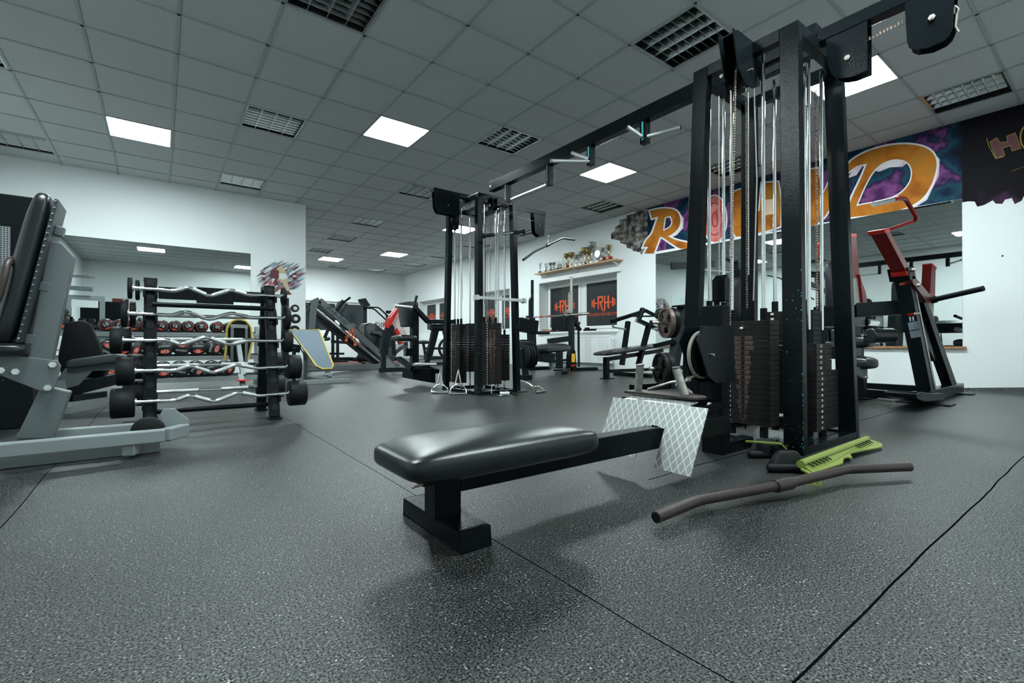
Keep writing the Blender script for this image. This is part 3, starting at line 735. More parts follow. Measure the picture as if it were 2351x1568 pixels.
# pulldown arms out to both sides
MB().box(2.22, 3.72, 4.285, 4.345, 2.062, 2.11).build('pulldown_arm', BLK, FT, bevel=.003)
cheeks(FT, (2.38, 4.315, 2.06), (0, -1, 0), .06, [(-.155, .05), (.15, .04), (.13, -.2), (-.11, -.2), (-.14, -.15)], sheave=(0, -.11, .05))
cheeks(FT, (3.62, 4.315, 2.06), (0, -1, 0), .06, [(-.09, 0), (.09, 0), (.075, -.24), (.0, -.26), (-.07, -.22)], sheave=(0, -.13, .05))
MB().path([(3.05, 4.315, 2.0), (3.56, 4.315, 1.98)], .004, 8).build('steel_cable', CAB, FT)
cheeks(FT, (2.76, 4.02, 2.03), (1, 0, 0), .05, [(-.05, 0), (.05, 0), (.04, -.13), (-.04, -.13)], sheave=(0, -.08, .045))
cheeks(FT, (2.60, 4.53, 2.0), (0, -1, 0), .05, [(-.05, 0), (.05, 0), (.04, -.22), (-.04, -.22)], sheave=(0, -.13, .045))
m = MB(); m.path([(2.80, 3.93, 1.93), (2.80, 3.93, 1.75)], .004, 8)
m.path([(2.80+.012*cos(q*pi/4), 3.93, 1.76+.03*sin(q*pi/4)) for q in range(8)], .003, 6, closed=True); m.build('snap_hook', STEEL, FT)
hb = MB(); hb.box(2.53, 3.12, 3.93, 3.945, .965, .995); hb.box(2.50, 2.535, 3.92, 3.98, .955, 1.005); hb.box(3.10, 3.135, 3.92, 3.98, .955, 1.005)
hb.build('front_cross_bar', KNU, FT, bevel=.002)
ch = MB()
for k in range(15):
    z = random.random()**1.5*.8+.02; x, y, _ = fcor(-1, -1, z); s_ = .002+random.random()*.004; q = random.random()*.05
    ch.box(x+q, x+q+s_, y-.0005, y+.0003, z, z+s_)
    z = random.random()**1.5*.9+.02; x, y, _ = fcor(1, -1, z); q = -random.random()*.05; ch.box(x+q, x+q+s_, y-.0005, y+.0003, z, z+s_)
ch.build('paint_chips', TEAL, FT)
# bar hanging from its front pulley: straight rotating bar with rubber grips
sb = thing('rotating_cable_bar', (2.80, 3.9, 1.57), 'short chrome cable bar with black rubber grips hung on the far tower', 'bar')
a, b = (2.555, 3.88, 1.585), (3.06, 3.88, 1.70)
MB().cyl(a, b, .010, 14).build('bar', CHR, sb, smooth=60)
MB().cyl(a, mix(a, b, .24), .018, 14).ball(a, .026, 8).build('rubber_grip', RUB, sb, smooth=60)
MB().cyl(b, mix(b, a, .27), .018, 14).ball(b, .026, 8).build('rubber_grip', RUB, sb, smooth=60)
m = MB(); c = mix(a, b, .5); m.cyl(mix(a, b, .45), mix(a, b, .55), .017, 14); m.path([c, add(c, (0, 0, .045)), (2.80, 3.93, 1.73)], .005, 8); m.build('swivel', CHR, sb, smooth=60)
# wide angled lat bar hanging from the right arm
lb = thing('lat_pulldown_bar', (3.71, 4.31, 1.6), 'dark angled lat bar hanging from the far tower arm over the trophies', 'bar')
P = [at(1201, 597, Y=4.1), at(1228, 577, Y=4.2), at(1291, 547, Y=4.4), at(1319, 551, Y=4.5)]
MB().path(P, .013, 12, fil=.05).build('bar', GRA, lb, smooth=60)
c = mix(P[1], P[2], .46); MB().cyl(mix(P[1], P[2], .40), mix(P[1], P[2], .52), .02, 14).build('center_sleeve', BROWN, lb, smooth=60)
m = MB(); m.path([c, add(c, (0, 0, .06)), (c[0], c[1], 1.80)], .007, 8); m.path([(c[0]+.014*cos(q*pi/4), c[1], c[2]+.09+.025*sin(q*pi/4)) for q in range(8)], .004, 6, closed=True); m.build('hanger_chain', CHR, lb, smooth=60)

# ================================================================ CROSSOVER BEAM with pull-up grips
CBm = thing('pull_up_beam', (2.735, 2.8, 2.08), 'long black overhead beam joining both cable towers with pull-up grips', 'pull-up beam')
MB().box(BX, BX+.07, .99, 4.0, 2.085, 2.178).build('beam', BLK, CBm, bevel=.003)
def bracket(y, z, w_=.05):
    MB().box(BX+.01, BX+.06, y-w_/2, y+w_/2, z-.02, 2.084).build('hanger_bracket', BLK, CBm, bevel=.002)
    m = MB(); m.box(BX+.005, BX+.012, y-.006, y+.006, z, 2.08); m.build('weld_seam', TEAL if y < 3 else CHR, CBm)
def grip(p, q, r=.0145):
    MB().cyl(p, q, r, 16).build('pull_up_grip', KNU, CBm, smooth=50)
    for a_, b_ in ((p, q), (q, p)): MB().cyl(a_, add(a_, mul(nrm(sub(a_, b_)), .006)), r*1.03, 16).build('grip_cap', BLK2, CBm)
bracket(3.72, 1.93, .045); bracket(3.10, 1.93, .045); grip((BX+.035, 3.66, 1.925), (BX+.035, 3.13, 1.925))
bracket(2.605, 1.955, .05); grip((BX+.03, 2.60, 1.965), (2.42, 2.72, 1.935)); grip((BX+.01, 2.60, 1.98), at(1313, 351, Y=2.75))
bracket(2.085, 1.95, .055); grip((BX+.03, 2.07, 1.975), at(1561, 293, X=2.86)); grip((BX+.005, 2.09, 1.975), at(1440, 291, X=2.60))
bl = MB()
for y in (1.02, 1.5, 3.97): bl.cyl((BX-.004, y, 2.13), (BX-.0005, y, 2.13), .012, 6)
bl.build('beam_bolts', STEEL, CBm)
# ================================================================ THINGS ON THE FLOOR by the near tower
lb = thing('lat_pulldown_bar', (1.78, .75, 0), 'long brown bent lat bar lying on the floor in front of the near tower', 'bar')
P = [at(1506, 1188, Z=.03), at(1605, 1148, Z=.038), at(1800, 1112, Z=.045), at(1942, 1078, Z=.05), at(2088, 1072, Z=.045)]
MB().path(P, .0165, 18, fil=.02).build('bar', BROWN, lb, smooth=50)
d = nrm(sub(P[3], P[1])); c = P[2]
MB().cyl(add(c, mul(d, -.045)), add(c, mul(d, .035)), .0215, 20).build('center_sleeve', BROWN, lb, smooth=50, bevel=.002)
MB().cyl(add(P[0], mul(nrm(sub(P[0], P[1])), -.001)), add(P[0], mul(nrm(sub(P[0], P[1])), .003)), .0125, 16).build('end_cap', INK, lb)
# olive push-up board with black wedge handles
gb = thing('push_up_board', (2.35, .86, 0), 'olive green folding push-up board with black wedge handles leaning by the tower foot', 'exercise board')
A, B_ = at(1838, 1066, Z=.045), at(1990, 1008, Z=.045)
d = nrm(sub(B_, A)); nn = nrm((d[1], -d[0], 0))
MB().cyl(A, B_, .016, 16).build('tube_edge', GREEN, gb, smooth=50)
def gp(s, t, z): return add(add(mix(A, B_, s), mul(nn, .008+(t-.008)*.6)), (0, 0, z-.045))
pl = MB(); pl.prism([gp(0, .008, .038), gp(.0, .07, .015), gp(.35, .09, .012), gp(.45, .055, .018), gp(.5, .06, .016), gp(.52, .08, .012), gp(.58, .04, .022), gp(.68, .05, .02), gp(1.0, .10, .012), gp(1.08, .07, .016), gp(1.02, .008, .038)], (0, 0, .007)); pl.build('perforated_flange', GREEN, gb, bevel=.001)
for s0 in (.04, .72):
    sl = MB()
    for k in range(6): sl.beam(gp(s0+.045*k, .022, .0465), gp(s0+.045*k+.012, .052, .037), .009, .004)
    sl.build('flange_slots', INK, gb)
m = MB(); m.beam(at(1712, 1013, Z=.07), at(1790, 1018, Z=.075), .02, .006); m.beam(at(1790, 1018, Z=.075), at(1802, 1030, Z=.05), .02, .006); m.build('folded_arm', GREEN, gb)
m = MB(); m.beam(at(1842, 1076, Z=.03), at(1872, 1093, Z=.012), .03, .006); m.cyl(at(1870, 1108, Z=.003), at(1870, 1108, Z=.009), .025, 20); m.build('floor_tab', GREEN, gb)
m = MB(); q = at(1864, 1110, Z=.0095); m.cyl(q, add(q, (0, 0, .0008)), .004, 10); q = at(1876, 1109, Z=.0095); m.cyl(q, add(q, (0, 0, .0008)), .003, 10); m.build('tab_holes', INK, gb)
def wedge(u, v, rot, s=1., zb=.0):
    c = at(u, v, Z=zb); ux = (cos(rot), sin(rot), 0); uy = (-sin(rot), cos(rot), 0)
    def P(a, b, z): return add(c, add(mul(ux, a*s), add(mul(uy, b*s), (0, 0, z*s))))
    m = MB(); m.hexa([P(-.075, -.035, .006), P(.075, -.035, .006), P(.085, .045, .006), P(-.07, .045, .006), P(-.038, -.014, .085), P(.042, -.014, .085), P(.045, .02, .08), P(-.035, .02, .08)])
    o = m.build('wedge_grip', RUB, gb, bevel=.014, seg=4)
    h = MB().cyl(P(-.08, -.028, .018), P(.07, -.03, .018), .017, 16); h.ball(P(-.08, -.028, .018), .017, 8); h.build('foam_roll', RUB, o, smooth=60)
    MB().cyl(P(.06, .0, .04), P(.105, .01, .045), .011, 12).build('pivot_knob', BLK, o, smooth=60)
wedge(1757, 1048, -.62, 1.0); wedge(1806, 1080, -.66, 1.0)
m = MB(); m.box(2.20, 2.30, .96, 1.0, .03, .06); m.build('buckle', BLK, gb, bevel=.005)
# chrome handles at the foot of the far tower
def dhandle(cx, cy, rot, lean, label, h=.25, k=1.3):
    """stirrup handle: two straps meeting at an eye, half-round bow and a straight grip"""
    t = thing('stirrup_handle', (cx, cy, 0), label, 'cable handle', 'chrome stirrup handles at the foot of the far tower'); ux = (cos(rot), sin(rot), 0); up = nrm((-sin(rot)*lean, cos(rot)*lean, 1))
    def P(a, b): return add((cx, cy, .014), add(mul(ux, a), mul(up, b)))
    MB().cyl(P(-.065*k, 0), P(.065*k, 0), .015, 14).build('grip', CHR, t, smooth=60)
    m = MB(); m.path([P(-.065*k, 0)]+[P(-.065*k*cos(q*pi/8), .065*k*sin(q*pi/8)+.01) for q in range(1, 8)]+[P(.065*k, 0)], .009, 8); m.build('bow', CHR, t, smooth=60)
    m = MB(); m.cyl(P(-.03, .075*k), P(0, h), .007, 8); m.cyl(P(.03, .075*k), P(0, h), .007, 8); m.build('strap', STEEL, t, smooth=60); MB().ring(P(0, h), ux, .014, .007, .006, 16).build('eye', CHR, t)
dhandle(2.33, 4.36, -.5, .75, 'chrome stirrup handle leaning left of its twin at the far tower foot'); dhandle(2.42, 4.14, -.55, .35, 'chrome stirrup handle nearest the front left post of the far tower')
t = thing('stirrup_handle', at(1238, 895, Z=0), 'chrome handle lying flat to the right of the far tower foot', 'cable handle', 'chrome stirrup handles at the foot of the far tower')
MB().cyl(at(1229, 900, Z=.02), at(1252, 897, Z=.02), .018, 14).build('grip', CHR, t, smooth=60); MB().path([at(1229, 900, Z=.02), at(1224, 888, Z=.03), at(1238, 887, Z=.035), at(1252, 897, Z=.02)], .010, 8, fil=.03).build('bow', CHR, t, smooth=60)
MB().path([at(1225, 888, Z=.035), at(1212, 879, Z=.06), at(1196, 874, Z=.07)], .012, 8, fil=.05).build('strap', CHR, t, smooth=60)
m = MB(); a, b = at(1128, 903, Z=.02), at(1168, 900, Z=.02); m.path([a, add(a, (.02, .02, .09)), b], .005, 8, fil=.02); m.path([a, at(1150, 909, Z=.01), b], .006, 8, fil=.02)
t = single('single_grip_handle', m, CHR, 'white-gripped single cable handle on the floor before the far tower', 'cable handle', smooth=60)
MB().cyl(at(1148, 903, Z=.03), at(1170, 903, Z=.03), .016, 14).build('grip', WHITE, t, smooth=60)
single('short_cable_bar', MB().path([at(1172, 900, Z=.012), at(1188, 906, Z=.012)], .009, 10).path([at(1188, 899, Z=.01), at(1212, 898, Z=.01)], .007, 8), BROWN, 'thin brown metal bar pieces on the floor at the far tower base', 'bar', smooth=60)
# ================================================================ BARBELL RACK with curl bars
RK = thing('barbell_rack', (.32, 3.85, 0), 'black two-sided barbell rack loaded with short chrome curl bars', 'barbell rack')
Ytop, zt = 3.80, .93
def rkf(z): return 3.60+.20*z/zt          # front face of the uprights at height z
for x in (-.085, .60):
    for s_ in (-1, 1):
        y0 = 3.86+s_*.27; m = MB(); a, b = (x+.035, y0, .012), (x+.035, 3.86+s_*.055, zt)
        m.beam(a, b, .065, .05, side=(1, 0, 0)); u = m.build('upright', BLK2, RK, bevel=.003)
        q = MB(); n_ = 10
        for k in range(n_):
            c = mix(a, b, .07+.9*k/(n_-1)); nv = nrm((0, s_, .2)); c2 = add(c, mul(nv, .026)); q.cyl(c2, add(c2, mul(nv, .003)), .021, 16); q.cyl(add(c2, mul(nv, .003)), add(c2, mul(nv, .006)), .009, 12)
        q.build('bolt_covers', GRA, u)
        MB().box(x-.005, x+.075, y0-.05, y0+.05, 0, .012).build('foot_pad', BLK2, u, bevel=.002)
    MB().box(x, x+.07, 3.78, 3.94, zt-.02, zt+.012).build('top_cap', BLK2, RK, bevel=.004)
MB().cyl((-.04, 3.66, .765), (.64, 3.66, .765), .016, 14).build('cross_tube', BLK, RK, smooth=60)
MB().cyl((-.04, 3.72, .09), (.64, 3.72, .09), .016, 14).build('cross_tube', BLK, RK, smooth=60)
MB().box(-.01, .60, 3.90, 3.92, .82, .90).box(.20, .42, 3.88, 3.90, .80, .91).build('name_board', BLK2, RK, bevel=.002)
def wav(P0, P1, amp, flip=1, seed=0):
    """curl bar centre line: straight ends and four cranks between"""
    L = [(-.5, 0), (-.33, 0), (-.24, -.1), (-.16, .62), (-.02, -.62), (.12, .62), (.25, -.1), (.34, 0), (.5, 0)]
    c = mix(P0, P1, .5); d = sub(P1, P0)
    return [add(add(c, mul(d, t)), (0, 0, flip*amp*a)) for t, a in L]
lev = [(.865, .085, .022, .895, 1), (.705, .115, .03, .745, 1), (.540, .125, .055, .565, -1), (.355, .120, .085, .375, 1), (.17, .115, .11, .185, 1)]
names = ['top', 'second', 'middle', 'fourth', 'lowest']
for k, (z, R, th, z2, fl) in enumerate(lev):
    R = [.068, .086, .082, .086, .088][k]
    for side in (0, 1):
        y = rkf(z)-.045 if side == 0 else 3.86+.23*(1-z)+.075
        zc = z+.01 if side else z
        xL = [-.15, -.175, -.21, -.165, -.175][k]+(0 if side == 0 else .03); xR = .72+.015*k-(.02 if k == 2 else 0)-(.04 if side else 0)
        P0, P1 = (xL, y, zc), (xR, y, zc)
        lab = ('curl barbell on the %s level of the barbell rack, front side' if side == 0 else 'short barbell on the %s level of the rack, far side behind the curl bars') % names[k]
        t = thing('curl_barbell' if side == 0 else 'short_barbell', ((xL+xR)/2, y, zc-R), 'black-headed '+lab, 'barbell', 'barbells on the rack')
        for e, px in ((-1, xL), (1, xR)):
            MB().lathe((px-th/2, y, zc), [(R*.93, 0), (R, .006), (R, th-.006), (R*.93, th)], (1, 0, 0), 30).build('weight_head', RUB, t, smooth=50)
            MB().cyl((px-e*(th/2+.008), y, zc), (px-e*th/2, y, zc), .022, 16).build('collar', CHR, t, smooth=60)
        if side == 0:
            pts = wav(P0, P1, .042, fl)
            MB().path(pts, .0115, 12, fil=.025).build('bar', CHR, t, smooth=60)
            for a, b in ((3, 4), (4, 5), (2, 3), (5, 6)):
                MB().cyl(mix(pts[a], pts[b], .2), mix(pts[a], pts[b], .8), .0135, 12).build('knurled_grip', KNU, t, smooth=60)
        else:
            MB().cyl(P0, P1, .012, 12).build('bar', CHR, t, smooth=60)
            for a, b in ((.22, .42), (.58, .78)): MB().cyl(mix(P0, P1, a), mix(P0, P1, b), .0135, 12).build('knurled_grip', KNU, t, smooth=60)
hk = MB()
for x in (-.085, .60):
    for (z, R, th, z2, fl) in lev:
        for s_ in (0, 1):
            y = rkf(z)-.045 if s_ == 0 else 3.86+.23*(1-z)+.075; z_ = z+.01*s_
            hk.box(x-.002, x+.012, y-.03, y+.05 if s_ == 0 else y+.03, z_-.05, z_-.012); hk.box(x+.058, x+.072, y-.03, y+.05 if s_ == 0 else y+.03, z_-.05, z_-.012)
hk.build('bar_hooks', BLK2, RK, bevel=.002)['kind'] = 'stuff'

# ================================================================ SILVER MACHINE, left foreground
SM = thing('leg_exercise_machine', (-.45, 2.95, 0), 'silver-framed seated exercise machine with upright black backrest at left edge', 'exercise machine')
Yn = 2.74
def slab(n, pts, y, t, m, par=SM, **k):
    """plate or tube traced in a plane Y=y, thickness t away from the camera"""
    return MB().prism([at(u, v, Y=y) for u, v in pts], (0, t, 0)).build(n, m, par, **k)
# base: near beam and far beam joined by a nose plate with a wheel
def b3(p, q, w_, h_, n, m=SIL, par=SM): return MB().beam(p, q, w_, h_).build(n, m, par, bevel=.006)
E0 = at(420, 988, Z=.11)
N0, N1 = (-.52, 2.70, .098), (.02, 2.74, .092)
MB().beam((-1.1, 2.86, .19), N0, .06, .085).beam(N0, N1, .05, .058).beam(N1, (.10, 2.90, .085), .05, .06).build('base_frame', SIL2, SM, bevel=.006)
MB().beam((-1.1, 2.83, .027), (.0, 2.83, .027), .05, .05).build('lower_base', SIL, SM, bevel=.004)
MB().beam((-.50, 2.98, .105), (.06, 3.0, .10), .05, .045).build('rear_rail', SIL2, SM, bevel=.005)
b3((-.115, 2.72, .04), (-.085, 2.80, .04), .05, .05, 'floor_stop', SIL2)
m = MB().prism([(.03, 2.93, .07), (.12, 2.93, .08), (.12, 2.93, .13), (.06, 2.93, .19), (.015, 2.93, .195), (.0, 2.93, .165)], (0, .012, 0)); m.build('nose_bracket', SIL2, SM, bevel=.002)
MB().lathe((-.045, 2.84, .10), [(.06, 0), (.068, .008), (.068, .022), (.06, .03), (.02, .03)], (0, 1, 0), 30).build('guide_wheel', RUB, SM, smooth=50)
# upright, link plate, back post
Yp = 2.90
slab('lower_upright', [(95, 885), (162, 900), (122, 1008), (35, 1008)], Yp, .07, SIL, bevel=.005)
pt = [(0, 812), (132, 828), (140, 840), (128, 885), (112, 902), (92, 898), (0, 862), (-60, 850), (-60, 800)]
slab('pivot_plate', pt, Yp-.02, .014, SIL, bevel=.003); slab('pivot_plate', pt, Yp+.085, .014, SIL, bevel=.003)
slab('back_post', [(60, 825), (118, 832), (171, 588), (142, 556), (112, 553)], Yp, .075, SIL, bevel=.006)
m = MB()
for u, v in ((121, 837), (110, 890), (36, 853), (2, 850)):
    c = at(u, v, Y=Yp-.02); m.cyl(c, add(c, (0, -.008, 0)), .014, 6); m.cyl(add(c, (0, -.008, 0)), add(c, (0, -.013, 0)), .008, 10)
m.build('hex_bolts', CHR, SM)['kind'] = 'stuff'
# backrest: board with padding, studs round the back edge
a, b = at(40, 786, Y=Yp+.0), at(128, 462, Y=Yp+.0)
ax = nrm(sub(b, a)); nv = nrm((-ax[2], 0, ax[0])); c = mix(a, b, .5); L_ = ln(sub(b, a))
pad('backrest_pad', add(add(c, mul(nv, .035)), (0, .04, 0)), ax, (0, 1, 0), nv, L_*1.05, .24, .075, VIN, SM, crown=.25, e=.3, n=30)
MB().beam(add(mix(a, b, .0), add(mul(nv, -.012), (0, .04, 0))), add(mix(a, b, 1.0), add(mul(nv, -.012), (0, .04, 0))), .22, .016, side=(0, 1, 0)).build('backrest_board', VIN2, SM, bevel=.02, seg=3)
m = MB()
for k in range(22):
    p = add(mix(a, b, .03+.95*k/21), mul(nv, -.012))
    m.ball(add(p, (0, -.071, 0)), .0045, 4); m.ball(add(p, (0, .152, 0)), .0045, 4)
m.build('upholstery_studs', CHR, SM)['kind'] = 'stuff'
for t_ in (.03, .40, .80):
    p = add(mix(a, b, t_), add(mul(nv, -.035), (0, .02, 0))); MB().beam(add(p, mul(ax, -.02)), add(p, mul(ax, .022)), .045, .03, side=(0, 1, 0)).build('pad_bracket', SIL, SM, bevel=.003)
# curved brown hand lever and seat edge at the frame edge
MB().path([at(-60, 760, Y=2.8), at(-5, 690, Y=2.8), at(8, 640, Y=2.8), at(18, 600, Y=2.82), at(36, 592, Y=2.9), at(60, 606, Y=3.0)], .0135, 12, fil=.04).build('hand_lever', BROWN, SM, smooth=60)
pad('seat_pad', at(-30, 803, Y=2.95), (1, 0, 0), (0, 1, 0), (0, 0, 1), .28, .30, .06, VIN, SM)
# dark perforated shroud behind it
SH = thing('weight_stack_shroud', (-.95, 4.3, 0), 'tall black machine cabinet with perforated panels behind the silver machine', 'machine cabinet')
MB().box(-1.35, -.63, 4.12, 4.5, 0, 1.43).build('cabinet_shell', BLK2, SH, bevel=.01)
pm = perf_mat()
for z0, z1 in ((.52, .70), (.76, .86), (.93, 1.23)):
    MB().box(-1.25, -.73, 4.112, 4.119, z0, z1).build('perforated_panel', pm, SH)
q = MB()
for k in range(10):
    for j in range(4): q.ball((-.76-.025*k, 4.115, .30+.04*j), .004, 4)
q.build('rivets', CHR, SH)['kind'] = 'stuff'

# ================================================================ ADJUSTABLE BENCH behind the silver machine
AB = thing('adjustable_bench', (-.45, 5.0, 0), 'silver adjustable bench with dark backrest between silver machine and dumbbells', 'bench')
slab('back_cushion_shell', [(148, 740), (190, 735), (210, 745), (250, 840), (235, 868), (140, 868), (132, 820)], 5.1, .06, INK, AB, bevel=.02, seg=3)
slab('seat_cushion', [(152, 833), (160, 826), (262, 812), (300, 818), (300, 828), (160, 846), (152, 842)], 4.75, .28, VIN2, AB, bevel=.012, seg=3)
slab('seat_bracket', [(150, 846), (268, 832), (262, 850), (212, 852), (180, 885), (135, 897), (130, 870)], 4.8, .06, SIL, AB, bevel=.004)
MB().beam(at(120, 905, Y=4.9), at(285, 865, Y=5.2), .06, .09).build('lower_beam', GRA, AB, bevel=.003)
MB().beam(at(160, 915, Y=4.8), at(240, 905, Y=5.2), .04, .05).build('adjuster_rail', BLK, AB, bevel=.003)
MB().box(*sorted((at(118, 0, Y=4.75)[0], at(170, 0, Y=4.75)[0])), 4.72, 4.78, .0, .06).build('floor_foot', SIL2, AB, bevel=.004)
MB().beam(at(143, 930, Y=4.75), at(135, 875, Y=4.8), .06, .05).build('bench_leg', SIL, AB, bevel=.003)
MB().beam(at(112, 950, Y=4.2), at(112, 900, Y=4.3), .04, .05).beam(at(92, 975, Y=4.0), at(120, 970, Y=4.0), .07, .06).build('front_leg', SIL, AB, bevel=.003)

# ================================================================ DUMBBELL RACK
DR = thing('dumbbell_rack', (.2, 6.55, 0), 'long three-tier dumbbell rack in front of the left mirror', 'dumbbell rack')
for z, y in ((.60, 6.72), (.33, 6.60), (.095, 6.48)):
    MB().box(-1.05, 1.02, y-.13, y-.115, z, z+.05).build('shelf_rail', SIL2, DR, bevel=.002); MB().box(-1.05, 1.02, y+.115, y+.13, z+.02, z+.07).build('shelf_rail', SIL, DR, bevel=.002)
for x in (-1.03, -.1, .98):
    MB().prism([(x, 6.36, 0), (x, 6.95, 0), (x, 6.95, .06), (x, 6.90, .74), (x, 6.83, .74), (x, 6.42, .09), (x, 6.36, .06)], (.04, 0, 0)).build('side_support', SIL, DR, bevel=.003)
DBM = mat('urethane_black', (.012, .014, .015), .35, bump=(200, .1))
DRED = mat('dumbbell_red', (.62, .05, .02), .45)
def dumbbell(x, y, z, R, num, rot, label, mid):
    t = thing('dumbbell', (x, y, z-R), label, 'dumbbell', 'dumbbells on the three-tier rack')
    for s_ in (-1, 1):
        m = MB(); yc = y+s_*.095
        m.lathe((x, yc-.045, z), [(R*.78, 0), (R*.94, .01), (R, .025), (R, .065), (R*.94, .08), (R*.78, .09)], (0, 1, 0), 24); m.build('dumbbell_head', DBM, t, smooth=50)
    MB().cyl((x, y-.05, z), (x, y+.05, z), .015, 12).build('handle', CHR, t, smooth=60)
    ca, sa = cos(rot), sin(rot); ux = (ca, 0, sa); uz = (-sa, 0, ca); yf = y-.141; o = (x, yf, z)
    if mid:          # red oval low on the face with the number, name above
        oc = add(o, mul(uz, -R*.42)); pts = []
        for q in range(20):
            th = 2*pi*q/20; r_ = R*.52; pts.append(add(oc, add(mul(ux, r_*cos(th)), mul(uz, r_*.50*sin(th)*(1 if abs(cos(th)) < .5 else .8)))))
        MB().prism(pts, (0, -.001, 0)).build('red_oval', DRED, t)
        if num: text('number', num, PAPER, t, add(oc, (0, -.0012, 0)), ux, uz, R*.5)
        text('name', 'JORDAN', PAPER, t, add(o, mul(uz, R*.28)), ux, uz, R*.3)
    else:
        MB().ring(o, (0, 1, 0), R*.74, R*.70, .002, 24).build('red_ring', DRED, t)
        if num: text('number', num, PAPER, t, add(o, (0, -.0005, 0)), ux, uz, R*.75)
        oc = add(o, mul(uz, -R*.55)); MB().prism([add(oc, add(mul(ux, R*.3*cos(2*pi*q/12)), mul(uz, R*.1*sin(2*pi*q/12)))) for q in range(12)], (0, -.001, 0)).build('red_mark', DRED, t)
ordn = ['leftmost', 'second from left', 'third from left', 'fourth from left', 'fifth from left', 'sixth from left', 'seventh from left', 'eighth from left', 'ninth from left', 'rightmost']
top = [(243, '10', .5), (275, '12', 2.9), (307, '12', 0), (337, '14', .8), (372, '16', -.4), (402, '16', -.2), (432, '18', .6), (463, '18', 1.5), (500, '20', 3.0), (530, '', 0)]
for k, (u, nmb, r_) in enumerate(top):
    p = at(u, 756, Y=6.6); dumbbell(p[0], 6.72, .72, .068, nmb, r_, 'round black dumbbell on the top tier of the rack, '+ordn[k], False)
mid_ = [(243, '20', 2.6), (280, '30', 1), (305, '30', 1), (338, '27.5', 3.1), (378, '27.5', .1), (417, '25', 3.0), (455, '25', 0), (490, '22.5', 1.3), (524, '22.5', .6)]
for k, (u, nmb, r_) in enumerate(mid_):
    p = at(u, 800, Y=6.46); dumbbell(p[0], 6.60, .468, .086, nmb, r_, 'round black dumbbell with red label on the middle tier, '+(ordn[k] if k < 8 else 'rightmost'), True)
bot = [(245, '37.5', 1.2), (287, '35', 0), (375, '35', .2), (414, '32.5', 2.9), (452, '32.5', .9), (490, '40', .3), (520, '40', 1.4)]
for k, (u, nmb, r_) in enumerate(bot):
    p = at(u, 855, Y=6.34); dumbbell(p[0], 6.48, .235, .09, nmb, r_, 'round black dumbbell with red label on the bottom tier, '+(ordn[k] if k < 6 else 'rightmost'), True)

# white cable machine near the left wall (also seen in the mirror) and rear equipment
WM = thing('cable_machine', (-1.2, 5.25, 0), 'white framed weight stack machine by the side wall, seen in the left mirror', 'cable machine')
MB().box(-1.48, -1.40, 5.2, 5.28, 0, 1.40).box(-.98, -.90, 5.2, 5.28, 0, 1.40).box(-1.48, -.90, 5.2, 5.28, 1.40, 1.48).box(-1.48, -.90, 5.2, 5.28, .0, .06).build('frame', SIL2, WM, bevel=.004)
MB().box(-1.36, -1.02, 5.2, 5.28, .2, .9).build('weight_stack', PLATE, WM, bevel=.003); MB().box(-1.40, -1.0, 5.282, 5.286, 1.24, 1.38).build('info_sheet', PAPER, WM)
MB().beam((-1.7, 5.3, 1.62), (-1.07, 5.4, 1.60), .08, .08).beam((-1.7, 5.3, 1.85), (-1.12, 5.4, 1.84), .05, .05).build('press_arm', SIL, WM, bevel=.003)
MB().cyl((-1.12, 5.4, 1.84), (-1.04, 5.4, 1.84), .02, 12).build('arm_grip', CHR, WM)
rb = MB().box(-1.17, -.78, YR+.001, YR+.02, 1.2, 1.9); single('notice_board', rb, REDM, 'dull red board on the rear wall, seen only in the left mirror', 'notice board')
# three small black dumbbells stacked left of the mirror view
DRm = thing('small_dumbbell_stand', (-1.1, 7.6, 0), 'stand of small black dumbbells at the left end of the mirror', 'dumbbell stand')
MB().box(-1.22, -.84, 7.47, 7.53, .655, .675).box(-1.22, -.84, 7.47, 7.53, .75, .765).box(-1.22, -.84, 7.47, 7.53, .84, .855).build('stand_shelves', BLK2, DRm)
MB().box(-1.16, -1.12, 7.55, 7.65, 0, .95).box(-1.3, -.95, 7.45, 7.75, 0, .03).build('stand_post', BLK2, DRm)
k = 0
for z in (.72, .81, .90):
    for x in (-1.16, -1.02, -.90):
        t = thing('dumbbell', (x, 7.5, z-.04), 'little black dumbbell with red mark on the small stand, %s row, %s' % ({.72: 'lower', .81: 'middle', .90: 'upper'}[z], {-1.16: 'left', -1.02: 'centre', -.90: 'right'}[x]), 'dumbbell', 'small dumbbells on the stand')
        for y in (7.44, 7.56): MB().cyl((x, y-.03, z), (x, y+.03, z), .042, 12).build('dumbbell_head', DBM, t, smooth=50)
        MB().cyl((x, 7.45, z), (x, 7.55, z), .012, 8).build('handle', CHR, t)
        MB().cyl((x, 7.4085, z), (x, 7.4095, z), .018, 10).build('red_mark', DRED, t)

